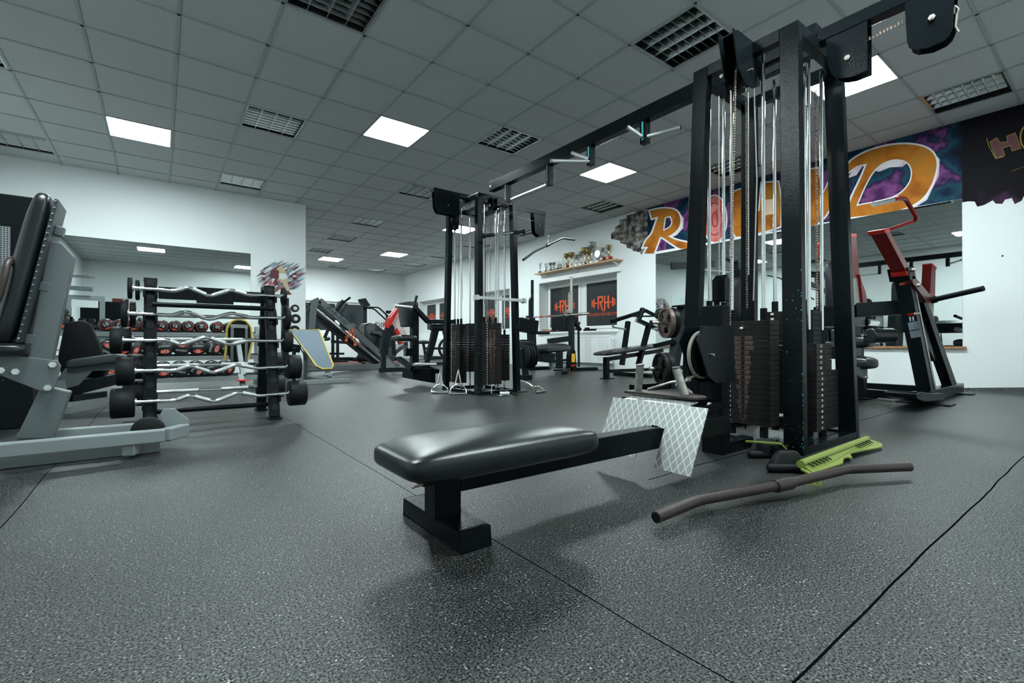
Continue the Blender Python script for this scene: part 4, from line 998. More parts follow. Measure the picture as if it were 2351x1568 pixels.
# ================================================================ BENCHES by the column
# upright folding bench with yellow piping seen from behind
UB = thing('decline_bench', (1.05, 6.2, 0), 'upright sit-up bench with yellow piping seen from behind, before the dumbbells', 'bench')
Yb = 6.1
slab('back_board', [(527, 880-58), (520, 800), (522, 752), (530, 738), (546, 733), (564, 736), (575, 748), (579, 780), (573, 812), (565, 830), (530, 832)], Yb, .03, BLK2, UB, bevel=.006)
MB().path([at(u, v, Y=Yb) for u, v in ((516, 828), (519, 800), (521, 755), (530, 738), (546, 733), (564, 736), (576, 750), (579, 785), (572, 815), (566, 832))], .013, 10, fil=.03).build('yellow_piping', YEL, UB, smooth=60)
for x0, x1 in (((530), (537)), ((563), (569))):
    slab('back_rail', [(x0, 746), (x1, 746), (x1-1, 832), (x0-1, 832)], Yb-.03, .025, SIL, UB)
slab('back_rail', [(530, 744), (569, 746), (569, 754), (530, 752)], Yb-.032, .025, SIL2, UB)
MB().beam(at(547, 790, Y=Yb-.05), at(558, 862, Y=Yb-.3), .045, .045).beam(at(552, 862, Y=Yb-.3), at(560, 895, Y=Yb-.55), .05, .05).build('support_leg', SIL2, UB, bevel=.003)
MB().beam((.80, 6.0, .03), (1.15, 6.0, .03), .06, .05).build('floor_foot', SIL, UB, bevel=.003); 
c = at(557, 873, Y=5.62); MB().lathe(add(c, (0, 0, -.008)), [(.03, 0), (.062, .003), (.062, .010), (.03, .016)], (0, 0, 1), 24).build('red_collar', REDB, UB, smooth=50)
single('side_bench_leg', MB().box(1.38, 1.42, 6.6, 6.64, 0, .42).box(1.36, 1.44, 6.56, 6.68, .0, .02), BLK2, 'thin black post standing between rack and decline bench', 'post')
# decline bench with grey fabric in the middle distance
DB = thing('decline_bench', (1.75, 6.9, 0), 'low decline bench with blue-grey cover and yellow edge at the column', 'bench')
pts = [at(665, 757, Y=6.9), at(732, 757, Y=6.9), at(765, 838, Y=6.45), at(762, 846, Y=6.42), at(740, 847, Y=6.42), at(727, 840, Y=6.45)]
n_ = nrm(crs(sub(pts[1], pts[0]), sub(pts[5], pts[0])))
if n_[1] > 0: n_ = mul(n_, -1)
MB().prism(pts, mul(n_, -.035)).build('cushion', DEN, DB, bevel=.008, seg=3)
MB().path(pts, .012, 10, closed=True).build('yellow_piping', YEL, DB, smooth=60)
MB().box(1.47, 2.04, 6.36, 6.41, 0, .055).build('front_foot', SIL2, DB, bevel=.003)
MB().beam((1.75, 6.4, .04), (1.62, 7.3, .04), .05, .05).build('floor_rail', SIL, DB, bevel=.003)
MB().beam(at(700, 872, Y=7.0), at(702, 790, Y=7.0), .055, .055).build('rear_post', SIL, DB, bevel=.003)
MB().beam(at(750, 850, Y=6.5), at(757, 866, Y=6.42), .05, .05).cyl(at(744, 860, Y=6.42), at(762, 860, Y=6.42), .016, 10).build('front_hinge', SIL2, DB, bevel=.002)
MB().cyl(at(660, 797, Y=6.9), at(688, 801, Y=6.9), .055, 18).build('roller_pad', VIN, DB, smooth=60)
m = MB(); m.path([at(690, 800, Y=6.9), at(697, 812, Y=6.88), at(700, 826, Y=6.85)], .008, 8); m.build('adjuster', BLK2, DB)
# accessory stand with rings and weights at the column
AS = thing('accessory_rack', (1.75, 8.2, 0), 'narrow dark rack holding round weights against the white column wall', 'rack')
MB().box(1.55, 1.65, 8.15, 8.25, 0, 1.25).box(1.42, 1.80, 8.1, 8.3, 0, .04).build('rack_post', GRA, AS, bevel=.003)
for k, (u, v) in enumerate(((677, 708), (678, 732), (676, 758))):
    c = at(u, v, Y=8.1); t = thing('round_weight', add(c, (0, 0, -.05)), 'small round weight on the accessory rack, %s of three' % ('upper', 'middle', 'lowest')[k], 'weight', 'round weights on the accessory rack')
    MB().ring(c, (0, 1, 0), .075 if k else .06, .035, .06, 20).build('weight_ring', RUB, t, smooth=50); MB().ring(c, (0, 1, 0), .034, .02, .062, 16).build('hub', CHR, t); MB().beam(add(c, (-.16, .05, 0)), add(c, (0, .05, 0)), .03, .03).build('peg', GRA, t)

# ================================================================ WALL PAINTING of a lifter on the column
WP = thing('wall_painting', (1.65, YL-.004, 1.35), 'small spray painting of a weightlifter in red and blue strokes on the column', 'mural')
rr = random.Random(3)
cols = [mat('paint_sky', (.06, .38, .48), .7), mat('paint_rose', (.55, .12, .13), .7), mat('paint_slate', (.06, .07, .10), .7), mat('paint_haze', (.4, .5, .53), .7), mat('paint_mauve', (.3, .22, .28), .7)]
mbs = [MB() for _ in cols]
def wp(u, v): return at(u, v, Y=YL-.002)
for k in range(230):
    th = rr.random()*2*pi; q = sqrt(rr.random()); u, v = 645+50*q*cos(th), 637+34*q*sin(th); l = 4+rr.random()*11; h_ = .35+rr.random()*.8; c = rr.randrange(len(cols))
    y = -.0004*c
    P = [(u-l, v+l*.62), (u-l*.2, v+l*.02-h_), (u+l, v-l*.62), (u+l*.2, v+l*.02+h_)]
    mbs[c].poly([add(wp(*p), (0, y-.0002, 0)) for p in P])
for c, m_ in enumerate(mbs): m_.build('brush_strokes', cols[c], WP)['kind'] = 'stuff'
def flat(n, pts, m_, d=.003): MB().prism([add(wp(*p), (0, -d, 0)) for p in pts], (0, -.0006, 0)).build(n, m_, WP)
SK = mat('paint_skin', (.55, .43, .27), .7); MR = mat('paint_maroon', (.12, .03, .04), .7)
flat('painted_figure', [(636, 616), (640, 611), (647, 611), (652, 618), (658, 630), (657, 640), (662, 655), (664, 665), (656, 668), (650, 650), (640, 644), (633, 640), (630, 628)], SK)
flat('painted_figure', [(622, 622), (630, 618), (640, 621), (641, 634), (636, 645), (640, 655), (631, 656), (627, 648), (632, 640), (622, 638), (617, 634)], MR, .0036)
flat('painted_leg', [(656, 668), (663, 668), (670, 676), (658, 677)], MR, .0042)
for u in (605, 676): flat('painted_dumbbell', [(u-5, 627), (u+5, 627), (u+4, 644), (u-3, 644)], MR, .004); flat('dumbbell_highlight', [(u-4, 632), (u+4, 632), (u+4, 636), (u-4, 636)], PAPER, .0048)
flat('painted_shirt', [(640, 628), (655, 628), (661, 638), (650, 642), (641, 640)], PAPER, .0042)
# ================================================================ LETTERED MURAL on the right wall
GM = thing('graffiti_mural', (XR-.003, 3.2, 2.13), 'large sprayed lettering mural in orange and purple along the right wall under the ceiling', 'mural')
def gp2(x, y, d=.0): return add(at(1400+x/2.472, 200+y/2.472, X=XR-.001-d), (0, 0, 0))
NEB = cloud_mat('sprayed_background', [(.32, (.002, .003, .010)), (.42, (.005, .02, .05)), (.49, (.01, .06, .09)), (.54, (.02, .01, .05)), (.61, (.20, .06, .20)), (.70, (.06, .015, .08))], 2.6)
ORG = cloud_mat('sprayed_orange', [(.35, (.30, .09, .01)), (.5, (.50, .17, .018)), (.65, (.36, .18, .03))], 3., 4.)
BRK = cloud_mat('sprayed_brick_grey', [(.35, (.02, .02, .022)), (.5, (.12, .11, .10)), (.65, (.33, .30, .27))], 9., 2.)
PNK = cloud_mat('sprayed_pink', [(.4, (.75, .70, .74)), (.6, (.62, .32, .50))], 4., 1.)
REDC = cloud_mat('sprayed_red', [(.35, (.55, .05, .04)), (.6, (.70, .22, .20))], 5., 6.)
VIO = cloud_mat('sprayed_violet', [(.40, (.01, .006, .018)), (.52, (.10, .03, .10)), (.62, (.30, .10, .28)), (.72, (.05, .02, .06))], 5., 3.)
PW = mat('sprayed_white', (.78, .80, .82), .65); BLKP = cloud_mat('sprayed_black', [(.3, (.003, .003, .005)), (.57, (.005, .004, .007)), (.66, (.05, .02, .05)), (.75, (.12, .04, .12))], 2.2, 9.)
zt_ = CEIL-.001
def wy(y, z, d): return (XR-.001-d, y, z)
# dark upper band, jagged lower edge at the right where it runs past the mirror
bgp = [wy(5.45, zt_, 0), wy(5.45, 2.20, 0), wy(5.2, 2.14, 0), wy(1.17, 2.132, 0)]
MB().prism([wy(5.45, zt_, 0), wy(5.45, 2.18, 0), wy(1.17, 2.132, 0), wy(1.17, zt_, 0)][::-1], (-.001, 0, 0)).build('painted_background', NEB, GM)
pts = [wy(1.17, zt_, 0), wy(1.17, 2.09, 0)]; y = 1.12; k = 0
while y > YR: pts += [wy(y, 2.09-.045*(k % 2)-.02*((k*7) % 3)-.03*min(k, 3)/3, 0), wy(y-.05, 2.075-.045*(k % 2)-.03*min(k, 3)/3, 0)]; y -= .07; k += 1
pts.append(wy(YR, zt_, 0)); MB().prism(pts, (-.0012, 0, 0)).build('painted_black_end', BLKP, GM)
pr_ = MB().prism([gp2(*p) for p in ((8, 850), (8, 832), (30, 815), (30, 795), (55, 780), (55, 755), (95, 745), (95, 728), (140, 718), (150, 705), (185, 697), (215, 690), (215, 950), (175, 948), (175, 938), (130, 930), (130, 922), (95, 910), (95, 895), (60, 885), (60, 872), (30, 865), (8, 862))], (-.0016, 0, 0)); pr_.build('painted_bricks', BRK, GM)
for (cx_, cy_, s_, sd) in ():
    q = random.Random(sd); P = [gp2(cx_+s_*1.7*cos(2*pi*a/16)*(.7+.5*q.random()), cy_+s_*.7*sin(2*pi*a/16)*(.7+.5*q.random()), .0015) for a in range(16)]
    MB().prism(P, (-.0004, 0, 0)).build('painted_cloud', VIO, GM)
def flat2(n, pts, m_, d): return MB().prism([gp2(x, y, d) for x, y in pts], (-.0004, 0, 0)).build(n, m_, GM)
def outline(par_pts, r, m_, d, closed=True):
    m = MB(); P = par_pts; n = len(P); inn, out = [], []
    for i in range(n):
        a, b, c = P[i-1] if (closed or i) else P[i], P[i], P[(i+1) % n] if (closed or i < n-1) else P[i]
        def un(p, q):
            L_ = sqrt((q[0]-p[0])**2+(q[1]-p[1])**2)
            return (-(q[1]-p[1])/L_, (q[0]-p[0])/L_) if L_ > 1e-6 else None
        u1, u2 = un(a, b), un(b, c); u1 = u1 or u2; u2 = u2 or u1
        mx_, my_ = u1[0]+u2[0], u1[1]+u2[1]; L_ = sqrt(mx_*mx_+my_*my_) or 1; mx_, my_ = mx_/L_, my_/L_
        k = r/max(.45, mx_*u1[0]+my_*u1[1]); inn.append(gp2(b[0]-mx_*k, b[1]-my_*k, d)); out.append(gp2(b[0]+mx_*k, b[1]+my_*k, d))
    m.v = inn+out
    for i in range(n if closed else n-1):
        j = (i+1) % n; m.f.append((i, j, n+j, n+i))
    m.build('letter_outline', m_, GM)
def rounded(P):
    for _ in (0, 1):
        Q = []; n = len(P)
        for i in range(n):
            a, b, c = P[i-1], P[i], P[(i+1) % n]; u = (b[0]-a[0], b[1]-a[1]); v = (c[0]-b[0], c[1]-b[1])
            cs = (u[0]*v[0]+u[1]*v[1])/((math.hypot(*u)*math.hypot(*v)) or 1)
            if cs > .55: Q += [(b[0]-u[0]*.25, b[1]-u[1]*.25), (b[0]+v[0]*.25, b[1]+v[1]*.25)]
            else: Q.append(b)
        P = Q
    return P
def letter(pts, hole, m_, r=7, d=.003, shade=None):
    pts = rounded(pts); hole = rounded(hole) if hole else None
    if shade: flat2('letter_shading', shade, PNK, d-.0014)
    outline(pts, r, PW, d-.0004); flat2('letter', pts, m_, d)
    if hole: outline(hole, r*.7, PW, d+.0006); flat2('letter_hole', hole, NEB, d+.0012)
# R with its small lower flourish
letter([(228, 703), (290, 688), (350, 690), (385, 705), (403, 745), (398, 790), (370, 825), (330, 848), (380, 870), (440, 882), (440, 916), (400, 920), (345, 885), (300, 852), (285, 850), (250, 945), (195, 945), (218, 905), (190, 908), (205, 870), (240, 835), (255, 790), (275, 735), (240, 745)], [(318, 745), (340, 738), (352, 765), (338, 792), (310, 806)], ORG, 9,
       shade=[(385, 705), (420, 745), (415, 800), (380, 840), (330, 862), (330, 840), (395, 790)])
c = [(595+66*cos(2*pi*q/28), 748+132*sin(2*pi*q/28)) for q in range(28)]
letter(c, None, REDC, 7); outline([(595+42*cos(2*pi*q/24), 748+92*sin(2*pi*q/24)) for q in range(24)], 4, mat('sprayed_dark_red', (.35, .03, .03), .7), .0045); outline([(597+16*cos(2*pi*q/16), 752+40*sin(2*pi*q/16)) for q in range(16)], 5, mat('sprayed_dark_red', (.35, .03, .03), .7), .0045)
letter([(695, 600), (740, 580), (790, 572), (795, 690), (820, 715), (850, 700), (862, 545), (955, 538), (972, 640), (968, 790), (900, 815), (780, 842), (715, 850), (697, 810)], None, ORG, 8)
flat2('letter_shading', [(870, 640), (930, 635), (925, 720), (868, 730)], mat('sprayed_peach', (.78, .55, .40), .7), .0045)
letter([(1105, 800), (1112, 640), (1130, 470), (1180, 460), (1205, 620), (1290, 440), (1330, 428), (1300, 560), (1240, 720), (1160, 790)], None, ORG, 8, shade=[(1090, 560), (1140, 470), (1140, 600), (1090, 700)])
letter([(1340, 450), (1385, 405), (1460, 365), (1560, 335), (1660, 322), (1760, 330), (1830, 362), (1858, 420), (1850, 490), (1815, 580), (1760, 650), (1650, 700), (1520, 722), (1400, 735), (1340, 742), (1365, 640), (1425, 520), (1460, 435), (1400, 445), (1335, 500)],
       [(1500, 478), (1560, 430), (1630, 412), (1690, 430), (1712, 480), (1700, 540), (1650, 600), (1570, 635), (1410, 665), (1450, 570)], ORG, 10, shade=[(1820, 350), (1872, 410), (1868, 500), (1800, 640), (1720, 690), (1660, 690), (1790, 600), (1840, 480)])
flat2('letter_shading', [(1505, 475), (1560, 428), (1640, 410), (1690, 430), (1660, 452), (1590, 455), (1530, 480)], PNK, .0052)
flat2('letter_shading', [(1345, 520), (1400, 448), (1440, 440), (1400, 500)], PNK, .0045)
HM = mat('sprayed_maroon', (.10, .03, .035), .7); HY = mat('sprayed_mustard', (.25, .17, .02), .7)
hp = [(2160, 312), (2195, 290), (2215, 318), (2262, 310), (2255, 280), (2300, 262), (2330, 345), (2285, 360), (2275, 330), (2225, 345), (2240, 385), (2195, 402)]
outline(hp, 4, HY, .003); flat2('letter', hp, HM, .0035)
outline([(2375+45*cos(2*pi*q/20), 285+70*sin(2*pi*q/20)) for q in range(20)], 5, HY, .003)
outline([(2140, 290), (2150, 330), (2190, 405), (2235, 395)], 2.5, HY, .0032, closed=False)
MB().prism([wy(.78, 2.08+.25, 0), wy(.80, 2.32, 0), wy(.62, 2.37, 0)], (-.003, 0, 0)).build('painted_flourish', HY, GM)
# small mark lines on the bare wall at right
single('wall_screw', MB().cyl((XR-.004, .86, 1.45), (XR-.0005, .86, 1.45), .008, 10), INK, 'tiny dark screw head on the bare right wall beyond the mirror', 'screw')

# ================================================================ SHELF WITH TROPHIES
WS = thing('wall_shelf', (7.0, 7.3, 2.12), 'pale wooden shelf full of trophies above the large window', 'shelf')
sz = .0
A = at(1226, 626, X=6.92); B_ = at(1414, 596, X=6.92); zs = (A[2]+B_[2])/2
MB().box(6.92, XR-.001, B_[1], A[1], zs-.025, zs).build('shelf_board', WOOD, WS, bevel=.003)
for y in (A[1]-.25, (A[1]+B_[1])/2, B_[1]+.12):
    MB().prism([(XR-.001, y, zs-.026), (XR-.19, y, zs-.026), (XR-.12, y, zs-.06), (XR-.001, y, zs-.12)], (0, .012, 0)).build('shelf_bracket', WHITE, WS)
MB().box(XR-.05, XR-.001, B_[1]+.05, A[1]-.05, zs-.22, zs-.125).build('blind_box', WHITE, WS, bevel=.003)
TM = {'g': GOLD, 's': SILV}
def trophy(u, hgt, kind, base, col, dx, label):
    q = at(u, 600, X=6.97+dx); y = q[1]; x = 6.97+dx; z = zs
    t = thing('trophy', (x, y, z), label, 'trophy', 'trophies on the shelf above the window')
    hb = {'m': .055, 'M': .085, 'b': .03, 'w': .045, 'r': .075}[base]; mm = {'m': MAR, 'M': MAR, 'b': BLK2, 'w': WHITE, 'r': mat('trophy_red_base', (.30, .02, .02), .35)}[base]
    w_ = .035 if base in 'bw' else .05
    MB().box(x-w_, x+w_, y-w_, y+w_, z, z+hb).build('plinth', mm, t, bevel=.003)
    MB().box(x-w_-.0015, x-w_, y-w_*.6, y+w_*.6, z+hb*.25, z+hb*.8).build('name_plate', TM[col], t)
    h = hgt-hb; b = z+hb
    if kind == 'cup':
        MB().lathe((x, y, b), [(.028, 0), (.03, .01), (.012, .03), (.009, h*.25), (.017, h*.33), (.008, h*.42), (.008, h*.5), (.02, h*.55)], n=16).build('stem', TM[col], t, smooth=60)
        R = h*.20+.01
        MB().lathe((x, y, b+h*.55), [(.012, 0), (R*.7, h*.10), (R*.95, h*.22), (R, h*.33), (R*1.12, h*.40), (R*1.05, h*.40), (R*.9, h*.33), (.01, h*.12)], n=20).build('cup_bowl', TM[col], t, smooth=60)
        for s_ in (-1, 1):
            MB().path([(x, y+s_*R*.75, b+h*.66), (x, y+s_*R*1.5, b+h*.72), (x, y+s_*R*1.55, b+h*.86), (x, y+s_*R*1.05, b+h*.90)], .004, 6, fil=.02).build('cup_handle', TM[col], t)
    elif kind == 'wing':
        MB().lathe((x, y, b), [(.02, 0), (.022, .008), (.008, .02), (.008, h*.35), (.016, h*.4)], n=14).build('stem', TM[col], t, smooth=60)
        MB().prism([(x, y-.012, b+h*.4), (x, y+.012, b+h*.4), (x, y+.055, b+h*.95), (x, y+.0, b+h*.88), (x, y-.045, b+h)], (.012, 0, 0)).build('cup_wing', mat('trophy_silver_print', (.35, .40, .40), .35, metal=.6, chips=((.05, .06, .06), 60, .55)), t)
    else:   # glass plaque
        MB().lathe((x, y, b), [(.03, 0), (.012, .02), (.012, h*.3)], n=14).build('stem', SILV, t, smooth=60)
        MB().cyl((x-.008, y, b+h*.62), (x+.008, y, b+h*.62), h*.33, 24).build('disc', SILV, t)
TL = [(1240, .24, 'wing', 'b', 's', 'silver winged trophy at the far left end of the shelf'), (1253, .22, 'wing', 'b', 's', 'silver winged trophy, second from the left end of the shelf'),
      (1264, .19, 'cup', 'b', 's', 'small silver cup, third from the left end of the shelf'), (1272, .19, 'cup', 'b', 's', 'small dull cup beside the third trophy from the left'), (1280, .22, 'wing', 'b', 's', 'winged trophy just left of the gold cups'),
      (1288, .25, 'wing', 'b', 'g', 'tall slim gold winged trophy left of the first big gold cup'), (1301, .32, 'cup', 'm', 'g', 'gold cup with red-brown base, first of the larger cups'), (1312, .33, 'cup', 'w', 'g', 'gold cup on white base left of shelf middle'),
      (1324, .24, 'cup', 'w', 's', 'smaller cup in front at the middle of the shelf'), (1334, .30, 'cup', 'w', 's', 'pale silver cup at the middle of the shelf'), (1343, .36, 'cup', 'b', 'g', 'large gold cup on black base right of shelf middle'),
      (1352, .33, 'cup', 'b', 'g', 'gold cup behind the tallest trophy on the shelf'), (1359, .44, 'cup', 'w', 's', 'tallest trophy on the shelf with a big dark bowl'), (1372, .26, 'disc', 'w', 's', 'clear round glass award right of the tallest trophy'),
      (1384, .27, 'cup', 'M', 's', 'silver cup on dark wooden block, second from the right end'), (1398, .30, 'cup', 'r', 'g', 'gold cup on bright red block at the right end of the shelf')]
for k, (u, h_, kd, bs, cl, lb_) in enumerate(TL): trophy(u, h_, kd, bs, cl, .03*(k % 2) if k < 14 else 0, lb_)

# window sill things, radiators
LS = thing('loudspeaker', (7.2, 7.72, .785), 'black box loudspeaker standing on the sill of the large window', 'loudspeaker')
a, b = at(1268, 712, X=7.16), at(1299, 756, X=7.16)
MB().box(7.12, 7.33, b[1], a[1], .786, 1.16).build('speaker_case', RUB, LS, bevel=.03, seg=4)
MB().box(7.112, 7.119, b[1]+.05, a[1]-.05, .84, 1.11).build('speaker_grille', BLK2, LS); MB().prism([(7.11, (a[1]+b[1])/2-.02, .80), (7.11, (a[1]+b[1])/2+.02, .80), (7.11, (a[1]+b[1])/2, .84)], (-.002, 0, 0)).build('blue_badge', mat('badge_blue', (.01, .2, .6), .4), LS)
for k in range(3):
    c = at(1248+7*k, 750, X=7.15); t = single('wooden_block', MB().box(7.12, 7.2, c[1]-.05, c[1]+.05, .786, .786+.07-.01*k), WOODD, 'brown wooden block on the window sill, %s of three left of the loudspeaker' % ('left', 'middle', 'right')[k], 'block', 'wooden blocks on the sill')
single('small_case', MB().box(7.12, 7.25, 6.75, 7.0, .786, .83).box(7.14, 7.2, 6.9, 6.98, .83, .86), BLK2, 'flat black case lying on the large window sill', 'case')
def radiator(n, X, y0, y1, z0, z1, label, back=False):
    t = thing('radiator', (X, (y0+y1)/2, z0), label, 'radiator')
    m = MB(); m.box(X, X+.1, y0, y1, z0, z1); m.build('radiator_body', WHITE, t, bevel=.006)
    m = MB(); k = y0+.05
    while k < y1-.05: m.box(X-.006, X, k, k+.018, z0+.04, z1-.06); k += .04
    m.build('radiator_ribs', WHITE, t, bevel=.002)
    m = MB(); k = y0+.05
    while k < y1-.05: m.box(X-.001, X, k, k+.01, z1-.045, z1-.035); k += .03
    m.build('top_slots', GRA, t)['kind'] = 'stuff'
    MB().cyl((X+.03, y0-.06, z0+.05), (X+.03, y0, z0+.05), .012, 10).cyl((X+.03, y0-.06, 0), (X+.03, y0-.06, z0+.05), .01, 10).cyl((X+.03, y0-.06, z1-.08), (X+.03, y0, z1-.08), .012, 10).build('pipe', CHR, t, smooth=60)
    MB().box(X+.08, XR-.0005, y0+.1, y0+.15, z0+.1, z1-.1).box(X+.08, XR-.0005, y1-.15, y1-.1, z0+.1, z1-.1).build('wall_bracket', WHITE, t)
radiator(1, 7.0, 6.15, 8.12, .13, .69, 'long white radiator under the large window with orange logos')
radiator(2, 7.0, 9.7, 11.1, .13, .69, 'white radiator under the middle right window, behind the far cable tower')
radiator(3, 7.0, 13.1, 14.8, .13, .69, 'white radiator under the farthest right window')

# ================================================================ BARBELL BENCH by the window
PB = thing('bench_press_station', (5.9, 6.6, 0), 'adjustable upright barbell station with padded bench before the big window', 'weight bench')
def rt(n, p, q, w_, h_, m=GRA, par=None, **k): return MB().beam(p, q, w_, h_).build(n, m, par, bevel=.003, **k)
# right stand
c = at(1312, 845, Y=6.5); XP, YP = c[0], c[1]
rt('upright', (XP, YP, .05), (XP, YP, 1.12), .085, .085, GRA, PB); MB().cyl((XP, YP, 1.12), (XP, YP, 1.80), .03, 14).build('inner_post', STEEL, PB, smooth=60)
rt('floor_foot', add(at(1296, 856, Z=.03), (0, 0, 0)), (XP+.3, YP+.45, .03), .10, .06, BLK2, PB); rt('floor_foot', (XP, YP, .03), at(1370, 843, X=6.85)[:2]+(.03,), .09, .06, BLK2, PB)
MB().prism([(XP-.10, YP-.05, .06), (XP+.09, YP-.05, .06), (XP+.06, YP-.05, .38), (XP+.02, YP-.05, .42), (XP-.06, YP-.05, .42), (XP-.09, YP-.05, .30)], (0, .1, 0)).build('base_shroud', BLK2, PB, bevel=.006)
MB().box(XP-.045, XP+.04, YP-.056, YP-.051, .17, .33).build('yellow_label', mat('label_yellow', (.75, .42, .02), .5), PB); MB().box(XP-.05, XP+.05, YP-.056, YP-.051, .09, .12).build('red_label', REDB, PB)
for k in range(10): pass
m = MB()
for k in range(12): m.cyl((XP-.0315, YP, 1.16+.05*k), (XP-.029, YP, 1.16+.05*k), .008, 8)
m.build('adjustment_holes', INK, PB)['kind'] = 'stuff'
MB().beam((XP-.05, YP, 1.12), (XP-.05, YP, 1.46), .03, .05).beam((XP-.05, YP, 1.46), (XP-.01, YP, 1.50), .04, .05).build('bar_catch', STEEL, PB, bevel=.003); MB().box(XP-.12, XP-.03, YP-.06, YP+.04, 1.10, 1.16).build('bar_hook', STEEL, PB, bevel=.004)
# cross arm low and far stand
rt('low_cross_arm', (XP-.04, YP, .62), at(1258, 784, Y=YP+.1), .06, .10, GRA, PB)
c2 = at(1222, 845, Y=7.2)
rt('upright', (c2[0], c2[1], .05), (c2[0], c2[1], 1.05), .085, .085, GRA, PB); MB().cyl((c2[0], c2[1], 1.05), (c2[0], c2[1], 1.78), .03, 14).build('inner_post', GRA, PB, smooth=60)
MB().beam((c2[0]-.06, c2[1], 1.05), (c2[0]-.06, c2[1], 1.38), .03, .05).beam((c2[0]-.06, c2[1], 1.38), (c2[0]-.01, c2[1], 1.46), .04, .05).build('bar_catch', GRA, PB, bevel=.003); MB().box(c2[0]-.12, c2[0]-.02, c2[1]-.06, c2[1]+.05, 1.02, 1.07).build('bar_hook', GRA, PB, bevel=.003)
rt('floor_foot', (c2[0]-.1, c2[1], .03), (c2[0]+.45, c2[1], .03), .09, .06, BLK2, PB)
rt('lower_tube', at(1268, 829, Y=6.8), at(1304, 826, Y=6.6), .04, .04, BLK2, PB)
rt('bench_post', at(1284, 846, Y=6.4), at(1284, 800, Y=6.4), .11, .09, GRA, PB); rt('floor_foot', at(1275, 850, Y=6.4), at(1303, 850, Y=6.45), .1, .03, BLK2, PB)
p, q = at(1231, 802, Y=5.9), at(1298, 798, Y=6.2); c = mix(p, q, .5); d = nrm(sub(q, p))
pad('bench_pad', c, d, crs((0, 0, 1), d), (0, 0, 1), ln(sub(q, p))*.95, .30, .14, VIN, PB)
rt('pad_carriage', at(1236, 818, Y=5.95), at(1266, 822, Y=6.05), .16, .16, BLK2, PB); MB().beam(at(1266, 812, Y=6.0), at(1266, 847, Y=6.0), .07, .05).build('carriage_leg', SIL, PB, bevel=.003)
# safety stand with clamp
rt('clamp_post', at(1329, 842, Y=6.7), at(1328, 745, Y=6.7), .035, .035, GRA, PB); MB().beam(at(1318, 740, Y=6.7), at(1332, 758, Y=6.7), .08, .05).beam(at(1322, 757, Y=6.7), at(1330, 740, Y=6.7), .05, .04).build('clamp_head', BLK2, PB, bevel=.006)
# barbell across the stands
BB = thing('barbell', (5.9, 6.9, 1.07), 'long bare olympic barbell resting on the bench press uprights', 'barbell')
a, b = (c2[0]-.7, c2[1]+.30, 1.075), at(1352, 720, Y=YP-.35); a = at(1188, 731, Y=7.45)
s0 = mix(a, b, .70)
MB().cyl(a, s0, .015, 14).build('bar', CHR, BB, smooth=60); MB().cyl(s0, b, .026, 16).build('sleeve', SILV, BB, smooth=60); MB().cyl(mix(a, b, .69), mix(a, b, .705), .036, 16).build('collar', STEEL, BB, smooth=60)
MB().cyl(mix(a, b, .33), mix(a, b, .38), .0155, 12).cyl(mix(a, b, .44), mix(a, b, .49), .0155, 12).build('red_bands', REDB, BB, smooth=60); MB().cyl(b, add(b, mul(nrm(sub(b, a)), .004)), .022, 14).build('end_cap', REDB, BB)

# ================================================================ FLAT BENCH with lever press (right of the window)
FB = thing('lever_press_bench', (5.9, 4.75, 0), 'black flat bench with lever press arms between window and plate machine', 'weight bench')
Y0 = 4.72
p, q = at(1372, 812, Y=Y0), at(1525, 789, Y=Y0); d = nrm(sub(q, p)); c = mix(p, q, .5)
pad('bench_pad', add(c, (0, 0, -.01)), d, (0, 1, 0), nrm(crs(d, (0, 1, 0))) if crs(d, (0, 1, 0))[2] > 0 else mul(nrm(crs(d, (0, 1, 0))), -1), ln(sub(q, p)), .27, .07, VIN, FB, crown=.1)
rt('front_leg', at(1392, 868, Y=Y0), at(1392, 820, Y=Y0), .07, .07, BLK, FB); MB().box(*[at(1383, 0, Y=Y0)[0], at(1404, 0, Y=Y0)[0]], Y0-.06, Y0+.06, 0, .012).build('foot_plate', BLK2, FB)
rt('under_frame', at(1392, 825, Y=Y0), at(1520, 804, Y=Y0), .06, .06, BLK, FB); rt('floor_rail', at(1398, 852, Y=Y0), (6.6, Y0+.05, .10), .05, .05, BLK, FB)
rt('rear_foot', (6.0, Y0-.25, .03), (6.0, Y0+.45, .03), .1, .06, BLK, FB)
for dy, s_ in ((.42, 0), (-.05, 42)):
    rt('press_upright', at(1428+s_*.9, 838, Y=Y0+dy), at(1442+s_*1.15, 738+s_*.15, Y=Y0+dy), .075, .06, BLK, FB)
rt('top_arm', at(1404, 738, Y=Y0+.3), at(1482, 713, Y=Y0+.3), .06, .06, BLK, FB); rt('top_arm', at(1482, 713, Y=Y0+.3), at(1512, 728, Y=Y0+.1), .06, .06, BLK, FB)
rt('side_arm', at(1461, 734, Y=Y0), at(1512, 757, Y=Y0-.1), .06, .06, BLK, FB); rt('side_arm', at(1466, 734, Y=Y0), at(1476, 708, Y=Y0), .07, .05, BLK, FB)
MB().cyl(at(1452, 726, Y=Y0+.2), at(1500, 726, Y=Y0+.1), .014, 10).build('pivot_bar', BLK2, FB, smooth=60)
MB().path([at(1405, 745, Y=Y0+.3), at(1408, 751, Y=Y0+.3), at(1436, 756, Y=Y0+.3)], .014, 10, fil=.03).build('hand_grip', KNU, FB, smooth=60); MB().cyl(at(1502, 755, Y=Y0-.15), at(1520, 754, Y=Y0-.15), .018, 12).build('hand_grip', KNU, FB, smooth=60)
pad('arm_pad', at(1518, 722, Y=Y0-.1), (1, 0, 0), (0, 1, 0), (0, 0, 1), .2, .12, .16, VIN, FB)

